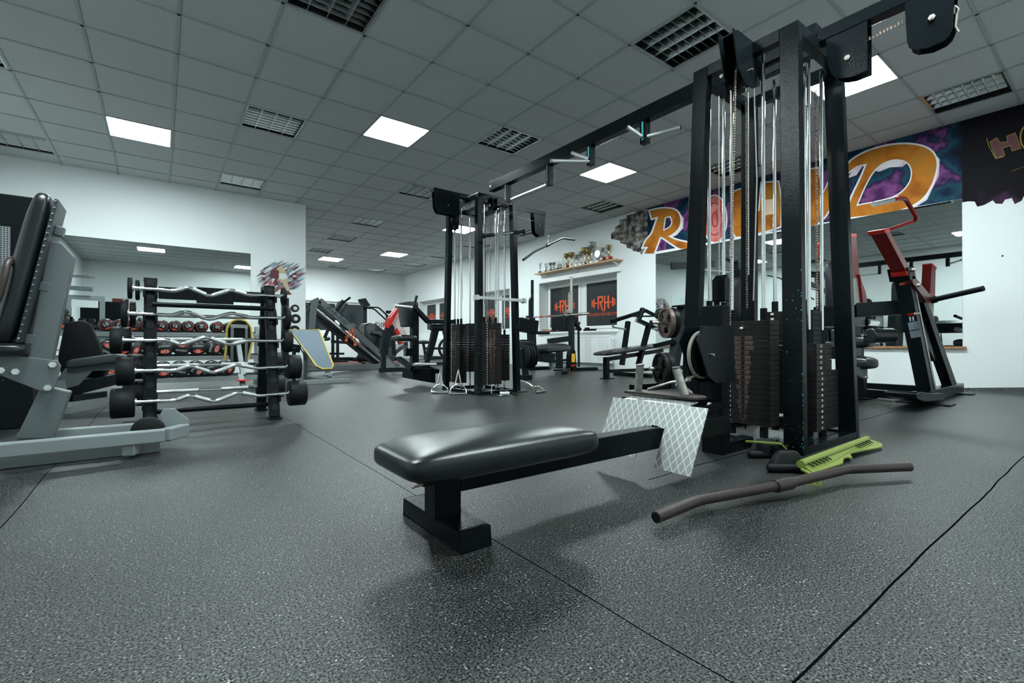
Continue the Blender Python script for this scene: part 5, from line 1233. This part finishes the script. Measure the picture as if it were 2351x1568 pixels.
# ================================================================ PLATE MACHINE behind the near tower
PM = thing('plate_loaded_machine', (4.5, 3.3, 0), 'black plate-loaded machine with two big iron plates behind the near tower', 'exercise machine')
Y1 = 3.3
rt('main_column', at(1535, 905, Y=Y1), at(1568, 705, Y=Y1), .11, .10, GRA, PM); rt('main_column', at(1590, 900, Y=Y1), at(1600, 700, Y=Y1), .11, .10, BLK2, PM)
rt('top_plate', at(1552, 703, Y=Y1), at(1600, 698, Y=Y1), .12, .02, BLK2, PM); rt('floor_rail', (4.1, Y1, .04), (5.4, Y1, .04), .08, .07, BLK, PM)
rt('seat_link', at(1500, 795, Y=Y1+.2), at(1548, 783, Y=Y1), .05, .05, BLK2, PM); MB().beam(at(1540, 845, Y=Y1), at(1600, 842, Y=Y1), .05, .05).build('weight_arm', BLK, PM, bevel=.003)
pad('seat_pad', at(1600, 790, Y=Y1-.05), (1, 0, 0), (0, 1, 0), (0, 0, 1), .4, .3, .09, VIN, PM)
# upper bracket bar seen left of the tower post
rt('guard_arm', at(1541, 611, Y=Y1), at(1640, 606, Y=Y1), .02, .085, GRA, PM); MB().cyl(at(1590, 618, Y=Y1), at(1680, 626, Y=Y1), .016, 12).build('guard_tube', KNU, PM, smooth=60)
axp = nrm((-.88, .46, 0))
def iron(c, R, m_, name, label, th=.045):
    t = thing(name, add(c, (0, 0, -R)), label, 'weight plate')
    m = MB(); m.ring(c, axp, R, R*.86, th, 36); m.ring(c, axp, R*.34, R*.16, th*1.1, 24)
    m.ring(c, axp, R*.87, R*.70, th*.35, 36)
    for k in range(3):
        a0 = 2*pi*k/3; m.ring(c, axp, R*.72, R*.32, th*.45, 10, a0, a0+2*pi/3*.52)
    m.build('plate_casting', m_, t, smooth=40); return t
c1 = at(1530, 741, Y=3.05); iron(c1, .165, mat('rusty_iron', (.12, .085, .075), .5, metal=.4, var=(60, .4)), 'weight_plate', 'rusty spoked iron plate, upper one on the plate machine')
iron(add(c1, mul(axp, -.055)), .165, BLK2, 'weight_plate', 'black iron plate tucked behind the rusty upper plate')
c3 = at(1518, 846, Y=3.05); iron(c3, .17, RUB, 'weight_plate', 'black spoked iron plate, lower one on the plate machine'); iron(add(c3, mul(axp, -.055)), .17, RUB, 'weight_plate', 'black plate tucked behind the lower spoked plate')
MB().cyl(add(c1, mul(axp, -.12)), add(c1, mul(axp, .17)), .022, 14).build('weight_horn', SILV, PM, smooth=60); MB().cyl(add(c1, mul(axp, .17)), add(c1, mul(axp, .185)), .027, 14).build('horn_cap', BLK2, PM, smooth=60)
MB().cyl(add(c3, mul(axp, -.12)), add(c3, mul(axp, .13)), .022, 14).build('weight_horn', SILV, PM, smooth=60)

# ================================================================ RED-ARMED MACHINE at right, before the mirror
RM = thing('lever_machine', (5.9, 1.25, 0), 'tall black lever machine with red arms in front of the right mirror', 'exercise machine')
Ya = 1.08
def sl(n, pts, y, t, m, par=RM, **k): return MB().prism([at(u, v, Y=y) for u, v in pts], (0, t, 0)).build(n, m, par, **k)
sl('front_column', [(2087, 636), (2098, 634), (2154, 910), (2141, 914)], Ya, .10, GRA, bevel=.003)
sl('rear_column', [(2120, 692), (2130, 690), (2202, 895), (2190, 897)], Ya+.02, .08, BLK2, bevel=.003)
sl('column_lit_edge', [(2096, 640), (2099, 640), (2153, 908), (2150, 909)], Ya-.004, .003, STEEL)  # pale strip puts the light on the column's right edge into colour
sl('curved_panel', [(2098, 665), (2118, 680), (2138, 702), (2147, 740), (2147, 765), (2140, 790), (2148, 830), (2132, 800), (2115, 740)], Ya+.05, .06, BLK, bevel=.002)
for y_, par_ in ((Ya, 1),):
    sl('pivot_plate', [(2084, 614), (2099, 612), (2104, 640), (2090, 644)], Ya-.02, .13, BLK2, bevel=.004)
arm = sl('lever_arm', [(2031, 529), (2041, 527), (2093, 622), (2082, 626)], Ya-.01, .09, RED, bevel=.004)
sl('arm_head', [(2030, 526), (2042, 523), (2045, 531), (2033, 535)], Ya-.015, .10, REDB, bevel=.004); sl('arm_foot', [(2081, 623), (2092, 620), (2095, 629), (2084, 633)], Ya-.015, .10, REDB, bevel=.004)
MB().path([at(2038, 529, Y=Ya), at(2098, 508, Y=Ya-.1), at(2104, 500, Y=Ya-.12), at(2080, 458, Y=Ya-.1), at(2070, 455, Y=Ya-.1), at(2055, 457, Y=Ya-.08)], .014, 12, fil=.05).build('bent_handle', RED, RM, smooth=60)
MB().cyl(at(2062, 456, Y=Ya-.08), at(2006, 469, Y=Ya-.02), .018, 14).build('hand_grip', KNU, RM, smooth=60)
sl('counter_lever', [(2094, 630), (2102, 636), (2140, 682), (2138, 695), (2128, 693), (2096, 650)], Ya-.02, .05, mat('dark_red_paint', (.12, .008, .008), .35), bevel=.003)
h0, h1 = at(2140, 689, Y=Ya-.02), at(2258, 662, Y=Ya-.35)
MB().cyl(h0, h1, .022, 16).build('weight_horn', BLK2, RM, smooth=60); MB().cyl(add(h0, (0, 0, 0)), mix(h0, h1, .08), .03, 16).build('horn_collar', BLK2, RM, smooth=60)
m = MB()
for u, v in ((2101, 620), (2112, 655), (2114, 720)): c = at(u, v, Y=Ya-.04); m.cyl(c, add(c, (0, .04, 0)), .014, 10)
m.build('pivot_bolts', STEEL, RM)['kind'] = 'stuff'
PA, PB_ = at(2087, 636, Y=Ya), at(2141, 914, Y=Ya)
def onface(u, v):
    d = at(u, v, Y=1.); d = (d[0], d[1], d[2]-H); k = (PB_[0]-PA[0])/(PB_[2]-PA[2]); t = (PA[0]+k*(H-PA[2]))/(d[0]-k*d[2]); return (d[0]*t, d[1]*t, H+d[2]*t)
def fl(n, pts, m_, e=.002): return MB().prism([add(onface(u, v), (-e, 0, 0)) for u, v in pts], (-.0008, 0, 0)).build(n, m_, RM)
LBm = mat('label_blue_grey', (.30, .38, .45), .4)
fl('warning_label', [(2064, 650), (2087, 645), (2089, 651), (2066, 656)], WHITE, .002); fl('label_strip', [(2065, 650), (2076, 648), (2078, 653), (2066, 656)], ORA, .004)
fl('instruction_label', [(2084, 741), (2106, 737), (2110, 755), (2088, 759)], LBm, .002); fl('instruction_label', [(2088, 761), (2110, 757), (2114, 773), (2092, 777)], LBm, .002); fl('red_label', [(2083, 721), (2098, 718), (2099, 722), (2084, 725)], REDB, .002)
fl('figure_label', [(2087, 728), (2091, 727), (2092, 737), (2089, 738)], WHITE, .002); fl('figure_label', [(2094, 727), (2098, 726), (2099, 736), (2096, 737)], WHITE, .002)
# feet and floor rails
sl('front_foot', [(2104, 905), (2112, 900), (2150, 904), (2165, 902), (2170, 918), (2125, 922), (2105, 915)], Ya-.07, .2, BLK, bevel=.004)
MB().box(5.22, 5.40, .93, 1.30, 0, .012).build('foot_pad', BLK2, RM, bevel=.002)
MB().box(6.52, 6.66, 1.0, 1.3, 0, .012).build('foot_pad', BLK2, RM, bevel=.002)
MB().beam((5.3, 1.12, .07), (6.6, 1.12, .07), .09, .09).build('side_rail', BLK, RM, bevel=.004); MB().beam((5.35, 1.15, .05), (5.55, 2.15, .05), .08, .07).build('floor_rail', BLK, RM, bevel=.004); MB().beam((6.3, 1.15, .05), (6.3, 2.15, .05), .08, .07).build('floor_rail', BLK, RM, bevel=.004)
# second red arm, partly behind the near tower
Yc = 1.72
sl('lever_arm', [(1948, 540), (1966, 540), (1974, 636), (1952, 642)], Yc, .10, RED, bevel=.004); sl('arm_head', [(1946, 536), (1967, 536), (1967, 545), (1948, 545)], Yc-.005, .11, REDB, bevel=.004)
sl('pivot_plate', [(1955, 640), (1974, 636), (1988, 668), (1992, 700), (1960, 700)], Yc, .09, STEEL, bevel=.003); sl('counter_lever', [(1974, 630), (1990, 680), (1991, 700), (1982, 700)], Yc-.02, .05, RED, bevel=.003)
MB().path([at(1880, 592, Y=2.0), at(1878, 560, Y=2.0), at(1890, 552, Y=2.0)], .013, 10, fil=.03).build('bent_handle', RED, RM, smooth=60)
sl('rear_column', [(1950, 700), (1975, 700), (1985, 905), (1962, 905)], Yc+.2, .09, GRA, bevel=.003)
MB().beam(at(1965, 712, Y=1.5), at(2073, 706, Y=1.2), .09, .12).build('cross_member', GRA, RM, bevel=.003); MB().cyl(at(1988, 700, Y=1.5), at(2020, 699, Y=1.5), .02, 12).build('cross_tube', BLK, RM, smooth=60)
MB().prism([at(u, v, Y=1.5) for u, v in ((1955, 700), (1965, 700), (1988, 716), (1986, 750), (1955, 748))], (0, .3, 0)).build('seat_tower_cover', BLK, RM, bevel=.004)
MB().cyl(at(1996, 771, Y=1.35), at(2048, 770, Y=1.25), .062, 24).build('roller_pad', VIN, RM, smooth=60, bevel=.008); 
c = at(2050, 770, Y=1.245); MB().cyl(c, add(c, nrm(sub(at(2050, 770, Y=1.2), c)) if False else (.004, -.002, 0)), .035, 18).build('roller_end_cap', CHR, RM)
MB().cyl(at(1980, 770, Y=1.4), at(1998, 771, Y=1.36), .014, 10).build('roller_axle', CHR, RM); MB().cyl(at(1990, 740, Y=1.5), at(2012, 741, Y=1.5), .03, 14).build('chrome_tube', CHR, RM, smooth=60)
pad('seat_pad', at(1966, 786, Y=1.5), (1, 0, 0), (0, 1, 0), (0, 0, 1), .24, .24, .10, VIN, RM); pad('lower_pad', at(1970, 834, Y=1.45), (1, 0, 0), (0, 1, 0), (0, 0, 1), .26, .24, .10, VIN, RM)
MB().prism([at(u, v, Y=1.5) for u, v in ((1955, 795), (1984, 795), (1984, 825), (1955, 825))], (0, .2, 0)).build('bellows_cover', BLK2, RM, bevel=.004)
m = MB()
for k in range(6): m.beam(at(1958, 800+4*k, Y=1.497), at(1978, 799+4*k, Y=1.497), .004, .006)
m.build('bellows_slots', STEEL, RM)['kind'] = 'stuff'
MB().prism([at(u, v, Y=1.4) for u, v in ((1958, 845), (1992, 842), (1992, 862), (1984, 870), (1970, 862), (1958, 852))], (0, .02, 0)).build('adjuster_plate', SIL, RM, bevel=.003); MB().cyl(at(1984, 866, Y=1.38), at(1992, 866, Y=1.36), .012, 10).build('adjuster_knob', STEEL, RM)
MB().beam(at(1972, 912, Y=1.55), at(1972, 850, Y=1.55), .10, .09).build('seat_post', BLK2, RM, bevel=.003)
MB().box(5.2, 5.5, 1.5, 1.68, 0, .012).build('seat_foot_pad', BLK2, RM)
pad('back_pad', (5.95, 1.95, 1.05), (0, 0, 1), (0, 1, 0), (-1, 0, .1), .75, .3, .09, VIN, RM)
# ================================================================ MACHINES between far tower and back wall
SP = thing('shoulder_press_machine', (3.2, 6.2, 0), 'black seated press machine left of the far cable tower', 'exercise machine')
Yq = 5.9
def sq(n, pts, y, t, m, par=SP, **k): return MB().prism([at(u, v, Y=y) for u, v in pts], (0, t, 0)).build(n, m, par, **k)
sq('main_post', [(947, 712), (962, 712), (962, 836), (947, 836)], Yq, .09, BLK, bevel=.003)
sq('back_pad', [(931, 692), (961, 692), (962, 705), (949, 716), (947, 750), (938, 750), (933, 720)], Yq-.02, .28, VIN, bevel=.02, seg=3)
pad('seat_pad', at(928, 777, Y=Yq-.1), (1, 0, 0), (0, 1, 0), (0, 0, 1), .27, .3, .08, VIN, SP)
MB().beam(at(931, 785, Y=Yq), at(932, 818, Y=Yq), .05, .05).build('seat_stem', SIL, SP); MB().beam(at(930, 808, Y=Yq), at(948, 809, Y=Yq), .06, .10).build('seat_bracket', BLK, SP, bevel=.003)
MB().cyl(at(905, 702, Y=Yq-.3), at(946, 706, Y=Yq-.2), .02, 12).build('hand_grip', KNU, SP, smooth=60); MB().cyl(at(950, 704, Y=Yq-.2), at(957, 679, Y=Yq-.2), .018, 12).build('hand_grip', GRA, SP, smooth=60)
MB().beam(at(950, 704, Y=Yq-.2), at(982, 738, Y=Yq-.1), .05, .06).beam(at(982, 738, Y=Yq-.1), at(1040, 739, Y=Yq), .06, .06).build('press_arm', BLK, SP, bevel=.003)
MB().cyl(at(990, 752, Y=Yq), at(1036, 752, Y=Yq), .05, 16).build('weight_roller', RUB, SP, smooth=60)
MB().beam(at(1000, 758, Y=Yq), at(985, 815, Y=Yq), .07, .08).beam(at(985, 815, Y=Yq), at(980, 833, Y=Yq), .05, .06).build('rear_strut', BLK2, SP, bevel=.003)
MB().beam(at(916, 823, Y=5.4), at(948, 847, Y=5.0), .06, .05).beam(at(948, 845, Y=5.0), at(983, 842, Y=5.2), .07, .05).beam(at(983, 842, Y=5.2), at(1005, 853, Y=5.0), .05, .05).build('base_frame', BLK, SP, bevel=.003)
sq('base_box', [(948, 846), (1000, 846), (1000, 880), (948, 870)], 5.05, .3, BLK2, bevel=.003); MB().cyl(at(951, 837, Y=5.2), at(1000, 837, Y=5.4), .022, 12).build('foot_roll', KNU, SP, smooth=60)
# low black machine with horn, right of the far tower
HP = thing('plate_rack_machine', (4.4, 5.6, 0), 'black leverage machine with plate horn just right of the far tower', 'exercise machine')
MB().beam(at(1190, 745, Y=5.3), at(1232, 752, Y=5.3), .08, .20).build('lever_arm', BLK, HP, bevel=.004); MB().cyl(at(1232, 764, Y=5.3), at(1262, 764, Y=5.15), .024, 14).build('weight_horn', GRA, HP, smooth=60)
MB().beam(at(1223, 838, Y=5.5), at(1220, 762, Y=5.5), .10, .10).build('main_post', GRA, HP, bevel=.003); MB().beam(at(1195, 785, Y=5.6), at(1214, 785, Y=5.6), .06, .07).build('cross_member', GRA, HP, bevel=.003)
MB().beam(at(1207, 863, Y=5.4), at(1199, 800, Y=5.4), .06, .08).build('front_leg', GRA, HP, bevel=.003); MB().box(*sorted((at(1196, 0, Y=5.3)[0], at(1214, 0, Y=5.3)[0])), 5.22, 5.38, 0, .07).build('floor_foot', BLK2, HP, bevel=.003)
for k in range(4):
    c = at(1198+6*k, 815, Y=5.45); t = thing('weight_plate', add(c, (0, 0, -.2)), 'black bumper plate right of the far tower, %s in the row of four' % ('first', 'second', 'third', 'last')[k], 'weight plate', 'plates racked right of the far tower')
    MB().lathe(add(c, (-.016, 0, 0)), [(.195, 0), (.205, .01), (.205, .024), (.195, .034)], (1, 0, 0), 28).build('plate_disc', RUB, t, smooth=50); MB().ring(c, (1, 0, 0), .04, .026, .036, 16).build('plate_hub', STEEL, t)
MB().cyl(at(1190, 815, Y=5.45), at(1228, 815, Y=5.45), .022, 12).build('plate_peg', STEEL, HP, smooth=60)
# silver leg press sled, lettered rail
LP = thing('leg_press_sled', (3.3, 9.5, 0), 'silver inclined leg press sled with lettered rail in the back area', 'exercise machine')
Yl = 9.4
a, b = at(733, 690, Y=Yl), at(900, 838, Y=Yl)
MB().beam(a, b, .10, .11).build('lettered_rail', SIL, LP, bevel=.004); off = (0, .75, 0)
MB().beam(add(a, off), add(b, off), .10, .10).build('far_rail', GRA, LP, bevel=.004)
d = nrm(sub(b, a)); upv = nrm(crs(d, (0, 1, 0))); upv = upv if upv[2] > 0 else mul(upv, -1)
text('rail_lettering', 'Body-Solid', INK, LP, add(add(mix(a, b, .22), (0, -.0515, 0)), (0, 0, .01)), d, upv, .115, shear=.45)
MB().cyl(add(add(a, (0, .10, 0)), mul(upv, -.14)), add(add(b, (0, .1, 0)), mul(upv, -.10)), .025, 12).build('guide_rod', CHR, LP, smooth=60)
MB().beam(add(add(a, (0, .3, 0)), mul(upv, -.22)), add(add(b, (0, .3, 0)), mul(upv, -.14)), .3, .05).build('sled_channel', BLK2, LP, bevel=.004)
MB().beam(at(722, 690, Y=Yl), at(713, 780, Y=Yl), .09, .10).beam(at(713, 780, Y=Yl), at(708, 842, Y=Yl), .09, .1).build('rear_upright', SIL, LP, bevel=.004); MB().beam(a, at(716, 698, Y=Yl), .1, .13).build('rail_joint', SIL, LP, bevel=.004)
MB().beam(at(700, 846, Y=Yl), (b[0]+.1, Yl, .05), .09, .10).build('floor_rail', SIL, LP, bevel=.004); MB().box(b[0]-.25, b[0]+.15, Yl-.05, Yl+.9, .0, .10).build('front_base', SIL, LP, bevel=.004)
MB().prism([at(u, v, Y=Yl-.06) for u, v in ((872, 833), (888, 822), (906, 838), (907, 848), (872, 848))], (0, .02, 0)).build('gusset_plate', SIL2, LP, bevel=.002)
p, q = at(838, 762, Y=Yl+.1), at(793, 742, Y=Yl+.1)
MB().prism([at(u, v, Y=Yl+.1) for u, v in ((795, 742), (812, 741), (836, 768), (835, 776), (812, 757))], (0, .5, 0)).build('head_cushion', VIN, LP, bevel=.02, seg=3)
MB().prism([at(u, v, Y=Yl+.2) for u, v in ((772, 716), (788, 688), (801, 698), (788, 718), (793, 728), (780, 735))], (0, .35, 0)).build('shoulder_pad', VIN, LP, bevel=.03, seg=3)
MB().path([at(769, 716, Y=Yl+.1), at(788, 695, Y=Yl+.1), at(804, 683, Y=Yl+.1)], .022, 10).cyl(at(780, 700, Y=Yl+.5), at(787, 689, Y=Yl+.5), .022, 10).build('sled_handle', BLK2, LP, smooth=60)
MB().prism([at(u, v, Y=Yl+.1) for u, v in ((888, 826), (905, 808), (916, 797), (928, 790), (928, 800), (912, 812), (905, 830), (897, 836))], (0, .5, 0)).build('seat_cushion', VIN2, LP, bevel=.02, seg=3)
OR = thing('orange_cord', add(at(800, 757, Y=Yl-.07), (0, 0, -.45)), 'pair of thin orange cord loops hanging on the lettered sled rail', 'cord')
for u0, v0, u1, v1 in ((802, 757, 795, 782), (809, 755, 815, 792)):
    pp = [at(u, v, Y=Yl-.075) for u, v in ((u0, v0), (u0+2, v0+8), (u1+3, v1-6), (u1, v1), (u1-2, v1-8), (u0-2, v0+12), (u0, v0))]
    MB().path(pp, .008, 6).ball(pp[3], .03, 6).build('cord_loop', ORA, OR, smooth=60)
# maroon matting and barbell platform
single('floor_mat', MB().box(2.2, 5.6, 12.0, 15.8, .001, .012), CARPET, 'maroon floor matting before the back window', 'mat')
single('step_platform', MB().box(3.4, 4.7, 14.0, 14.7, .013, .11), BLK2, 'low black platform on the maroon matting', 'platform')
# kettlebells
for k, (u, v) in enumerate(((828, 822), (842, 824))):
    c = at(u, v, Y=12.6); c = (c[0], c[1], .128); t = thing('kettlebell', (c[0], c[1], .012), 'round black kettlebell on the maroon matting, %s one' % ('left', 'right')[k], 'kettlebell', 'kettlebells')
    MB().ball(c, .115, 10).build('bell', RUB, t, smooth=180); MB().path([add(c, (-.06, 0, .09)), add(c, (-.055, 0, .17)), add(c, (.055, 0, .17)), add(c, (.06, 0, .09))], .015, 10, fil=.04).build('bell_handle', RUB, t, smooth=60)
# elliptical trainer: display post with two bent handlebars
EL = thing('elliptical_trainer', (5.3, 13.6, 0), 'dark elliptical trainer with tall display and bent bars near the back wall', 'exercise machine')
Ye = 13.6; XE = at(838, 800, Y=Ye)[0]
MB().beam(at(838, 742, Y=Ye), at(837, 700, Y=Ye), .09, .09).beam(at(838, 820, Y=Ye), at(838, 742, Y=Ye), .1, .1).build('display_post', GRA, EL, bevel=.004)
MB().prism([at(u, v, Y=Ye-.15) for u, v in ((829, 686), (840, 684), (851, 702), (840, 704), (832, 694))], (0, .3, 0)).build('display', BLK2, EL, bevel=.01)
MB().path([at(839, 705, Y=Ye-.2), at(869, 706, Y=Ye-.2), at(876, 712, Y=Ye-.2), at(905, 740, Y=Ye-.2)], .022, 10, fil=.1).build('handlebar', BLK2, EL, smooth=60); MB().path([at(839, 707, Y=Ye+.3), at(855, 708, Y=Ye+.3), at(862, 712, Y=Ye+.3), at(890, 738, Y=Ye+.3)], .022, 10, fil=.1).build('handlebar', BLK2, EL, smooth=60)
MB().beam((XE-.3, Ye, .06), (XE+1.0, Ye, .06), .5, .09).build('base', BLK2, EL, bevel=.01); MB().lathe((XE+.55, Ye-.12, .42), [(.33, 0), (.35, .02), (.35, .22), (.33, .24)], (0, 1, 0), 30).build('flywheel_cover', GRA, EL, smooth=50)
# big round-shouldered black machine back and armrest
RC = thing('recumbent_machine', (4.6, 10.6, 0), 'big black seat back machine with armrest behind the lettered sled', 'exercise machine')
Yr = 10.5
MB().prism([at(u, v, Y=Yr) for u, v in ((838, 750), (845, 741), (862, 741), (886, 762), (884, 800), (876, 822), (858, 822), (842, 800), (837, 775))], (0, .45, 0)).build('seat_back', VIN, RC, bevel=.03, seg=3)
MB().prism([at(u, v, Y=Yr-.1) for u, v in ((854, 764), (858, 761), (874, 761), (880, 767), (878, 774), (866, 768), (854, 767))], (0, .12, 0)).build('armrest', VIN2, RC, bevel=.015, seg=3)
MB().beam(at(869, 768, Y=Yr), at(863, 806, Y=Yr), .05, .05).build('armrest_post', GRA, RC, bevel=.003); MB().box(at(845, 0, Y=Yr)[0], at(885, 0, Y=Yr)[0], Yr, Yr+.4, 0, .1).build('base', BLK2, RC, bevel=.005)
MB().beam(at(860, 822, Y=Yr+.2), (at(860, 822, Y=Yr+.2)[0], Yr+.2, .05), .1, .1).build('seat_stem', GRA, RC)
# red armed chest machine
RA = thing('lever_machine', (4.7, 8.4, 0), 'machine with bright red curved arms in the back area', 'exercise machine')
Yv = 8.3
for dy, s_ in ((0, 0), (.35, -5)):
    MB().prism([at(u+s_, v, Y=Yv+dy) for u, v in ((894, 748), (888, 747), (896, 730), (906, 716), (914, 706), (921, 708), (912, 722), (903, 738), (898, 748))], (0, .07, 0)).build('curved_arm', REDB, RA, bevel=.005)
MB().beam(at(884, 750, Y=Yv), at(902, 748, Y=Yv), .05, .06).beam(at(900, 727, Y=Yv+.1), at(908, 724, Y=Yv+.1), .05, .04).build('arm_link', REDB, RA, bevel=.003)
MB().prism([at(u, v, Y=Yv+.2) for u, v in ((904, 738), (916, 722), (918, 734), (935, 768), (922, 770), (908, 748))], (0, .05, 0)).build('arm_plate', mat('pale_red_plate', (.70, .55, .53), .3), RA, bevel=.004)
MB().beam(at(907, 755, Y=Yv+.2), at(920, 790, Y=Yv+.2), .10, .06).build('lower_arm', REDB, RA, bevel=.004)
MB().prism([at(u, v, Y=Yv-.05) for u, v in ((896, 748), (902, 745), (907, 752), (903, 764), (894, 762))], (0, .15, 0)).build('pivot_housing', GRA, RA, bevel=.004)
MB().beam(at(885, 758, Y=Yv), at(875, 812, Y=Yv), .07, .07).beam(at(893, 758, Y=Yv), at(885, 815, Y=Yv), .07, .07).beam(at(900, 762, Y=Yv+.2), at(905, 815, Y=Yv+.2), .06, .07).beam(at(884, 757, Y=Yv), at(896, 757, Y=Yv), .06, .06).build('a_frame', GRA, RA, bevel=.003)
MB().box(at(872, 0, Y=Yv)[0], at(935, 0, Y=Yv)[0], Yv-.03, Yv+.03, 0, .08).build('base_rail', GRA, RA, bevel=.003); MB().beam(at(880, 812, Y=Yv), (at(880, 812, Y=Yv)[0], Yv, .05), .08, .08).build('frame_foot', GRA, RA)
# dark frames and cycles behind the far tower
CY = thing('exercise_bike', (6.0, 11.0, 0), 'dark exercise bike with round wheel behind the far tower posts', 'exercise machine')
Yc2 = 10.6
MB().ring(at(1028, 800, Y=Yc2), (0, 1, 0), .27, .22, .05, 30).ring(at(1028, 800, Y=Yc2), (0, 1, 0), .06, .02, .06, 16).build('wheel', BLK2, CY, smooth=50)
MB().beam(at(975, 800, Y=Yc2), at(1028, 800, Y=Yc2), .06, .06).beam(at(985, 800, Y=Yc2), at(992, 762, Y=Yc2), .06, .05).beam(at(1028, 800, Y=Yc2), at(1018, 760, Y=Yc2), .06, .05).beam(at(975, 822, Y=Yc2), at(1035, 822, Y=Yc2), .1, .08).beam(at(985, 800, Y=Yc2), at(980, 822, Y=Yc2), .06, .06).beam(at(1028, 800, Y=Yc2), at(1030, 822, Y=Yc2), .06, .06).build('bike_frame', GRA, CY, bevel=.003)
MB().box(at(975, 0, Y=Yc2)[0], at(1035, 0, Y=Yc2)[0], Yc2-.2, Yc2+.2, 0, .06).beam((at(980, 0, Y=Yc2)[0], Yc2, .05), at(980, 822, Y=Yc2), .06, .06).beam((at(1030, 0, Y=Yc2)[0], Yc2, .05), at(1030, 822, Y=Yc2), .06, .06).build('floor_base', GRA, CY)
pad('saddle', at(970, 786, Y=Yc2), (1, 0, 0), (0, 1, 0), (0, 0, 1), .3, .22, .08, VIN, CY); MB().beam(at(972, 789, Y=Yc2), at(978, 822, Y=Yc2), .05, .05).build('saddle_post', GRA, CY)
# power rack in front of the back window
PR = thing('squat_rack', (3.4, 14.6, 0), 'thin dark squat rack in front of the back window', 'rack')
for u in (764, 775):
    p = at(u, 818, Y=13.2); MB().beam((p[0], p[1], 0), (p[0], p[1], .95), .07, .07).build('upright', GRA, PR, bevel=.003)
p, q = at(760, 784, Y=13.2), at(803, 787, Y=13.2); MB().beam(p, q, .06, .08).build('cross_member', GRA, PR, bevel=.003); p, q = at(742, 812, Y=13.2), at(790, 812, Y=13.2); MB().beam(p, q, .05, .06).build('lower_member', GRA, PR, bevel=.003)
p = at(758, 745, Y=13.2); MB().beam(at(745, 776, Y=13.1), at(757, 748, Y=13.1), .08, .07).beam(at(757, 748, Y=13.1), at(764, 740, Y=13.1), .06, .06).build('diagonal_arm', GRA, PR, bevel=.003); MB().cyl(at(745, 779, Y=13.1), at(757, 777, Y=13.1), .05, 14).build('roller_pad', VIN, PR, smooth=60)
MB().box(at(745, 0, Y=13.2)[0], at(800, 0, Y=13.2)[0], 13.15, 13.25, 0, .06).build('base_rail', GRA, PR)
# posters and boards near the back corner
PS = thing('banner', (6.9, YB-.01, .6), 'pale banner with dark lettering on the back wall behind the red-armed machine', 'banner')
p, q = at(862, 735, Y=YB-.012), at(925, 800, Y=YB-.012)
MB().box(p[0], q[0]-.0, YB-.012, YB-.003, q[2], p[2]).build('banner_sheet', PAPER, PS); c = at(884, 747, Y=YB-.0125)
text('banner_lettering', 'DIRTY', INK, PS, c, (1, 0, 0), (0, 0, 1), .26)
for k, v in enumerate((716, 727, 740)):
    p = at(886, v-3, Y=YB-.01); q = at(901, v+4, Y=YB-.01)
    single('wall_sign', MB().box(p[0], q[0], YB-.02, YB-.001, q[2], p[2]), BLK2, 'small dark horizontal sign on the back wall, %s of three' % ('top', 'middle', 'bottom')[k], 'sign', 'dark signs on the back wall')
# dumbbell-handled lever at right foot of mirror: low incline bench behind the near tower
IB = thing('incline_bench', (5.3, 2.7, 0), 'dark machine with padded arm seen between the near tower posts', 'weight bench')
MB().beam((5.2, 2.7, .0), (5.2, 2.7, 1.35), .09, .09).build('main_post', BLK2, IB, bevel=.003); MB().cyl((5.0, 2.72, 1.45), (5.45, 2.72, 1.42), .02, 12).beam((5.2, 2.7, 1.35), (5.2, 2.72, 1.45), .06, .06).build('cross_bar', GRA, IB, smooth=40)
pad('back_pad', (5.1, 2.7, 1.0), (0, 0, 1), (0, 1, 0), (-1, 0, 0), .5, .28, .08, VIN, IB); pad('seat_pad', (4.9, 2.7, .5), (1, 0, 0), (0, 1, 0), (0, 0, 1), .38, .3, .08, VIN, IB)
MB().beam((4.9, 2.7, .0), (4.9, 2.7, .47), .07, .07).beam((4.6, 2.7, .03), (5.5, 2.7, .03), .08, .06).build('base_frame', BLK2, IB, bevel=.003)
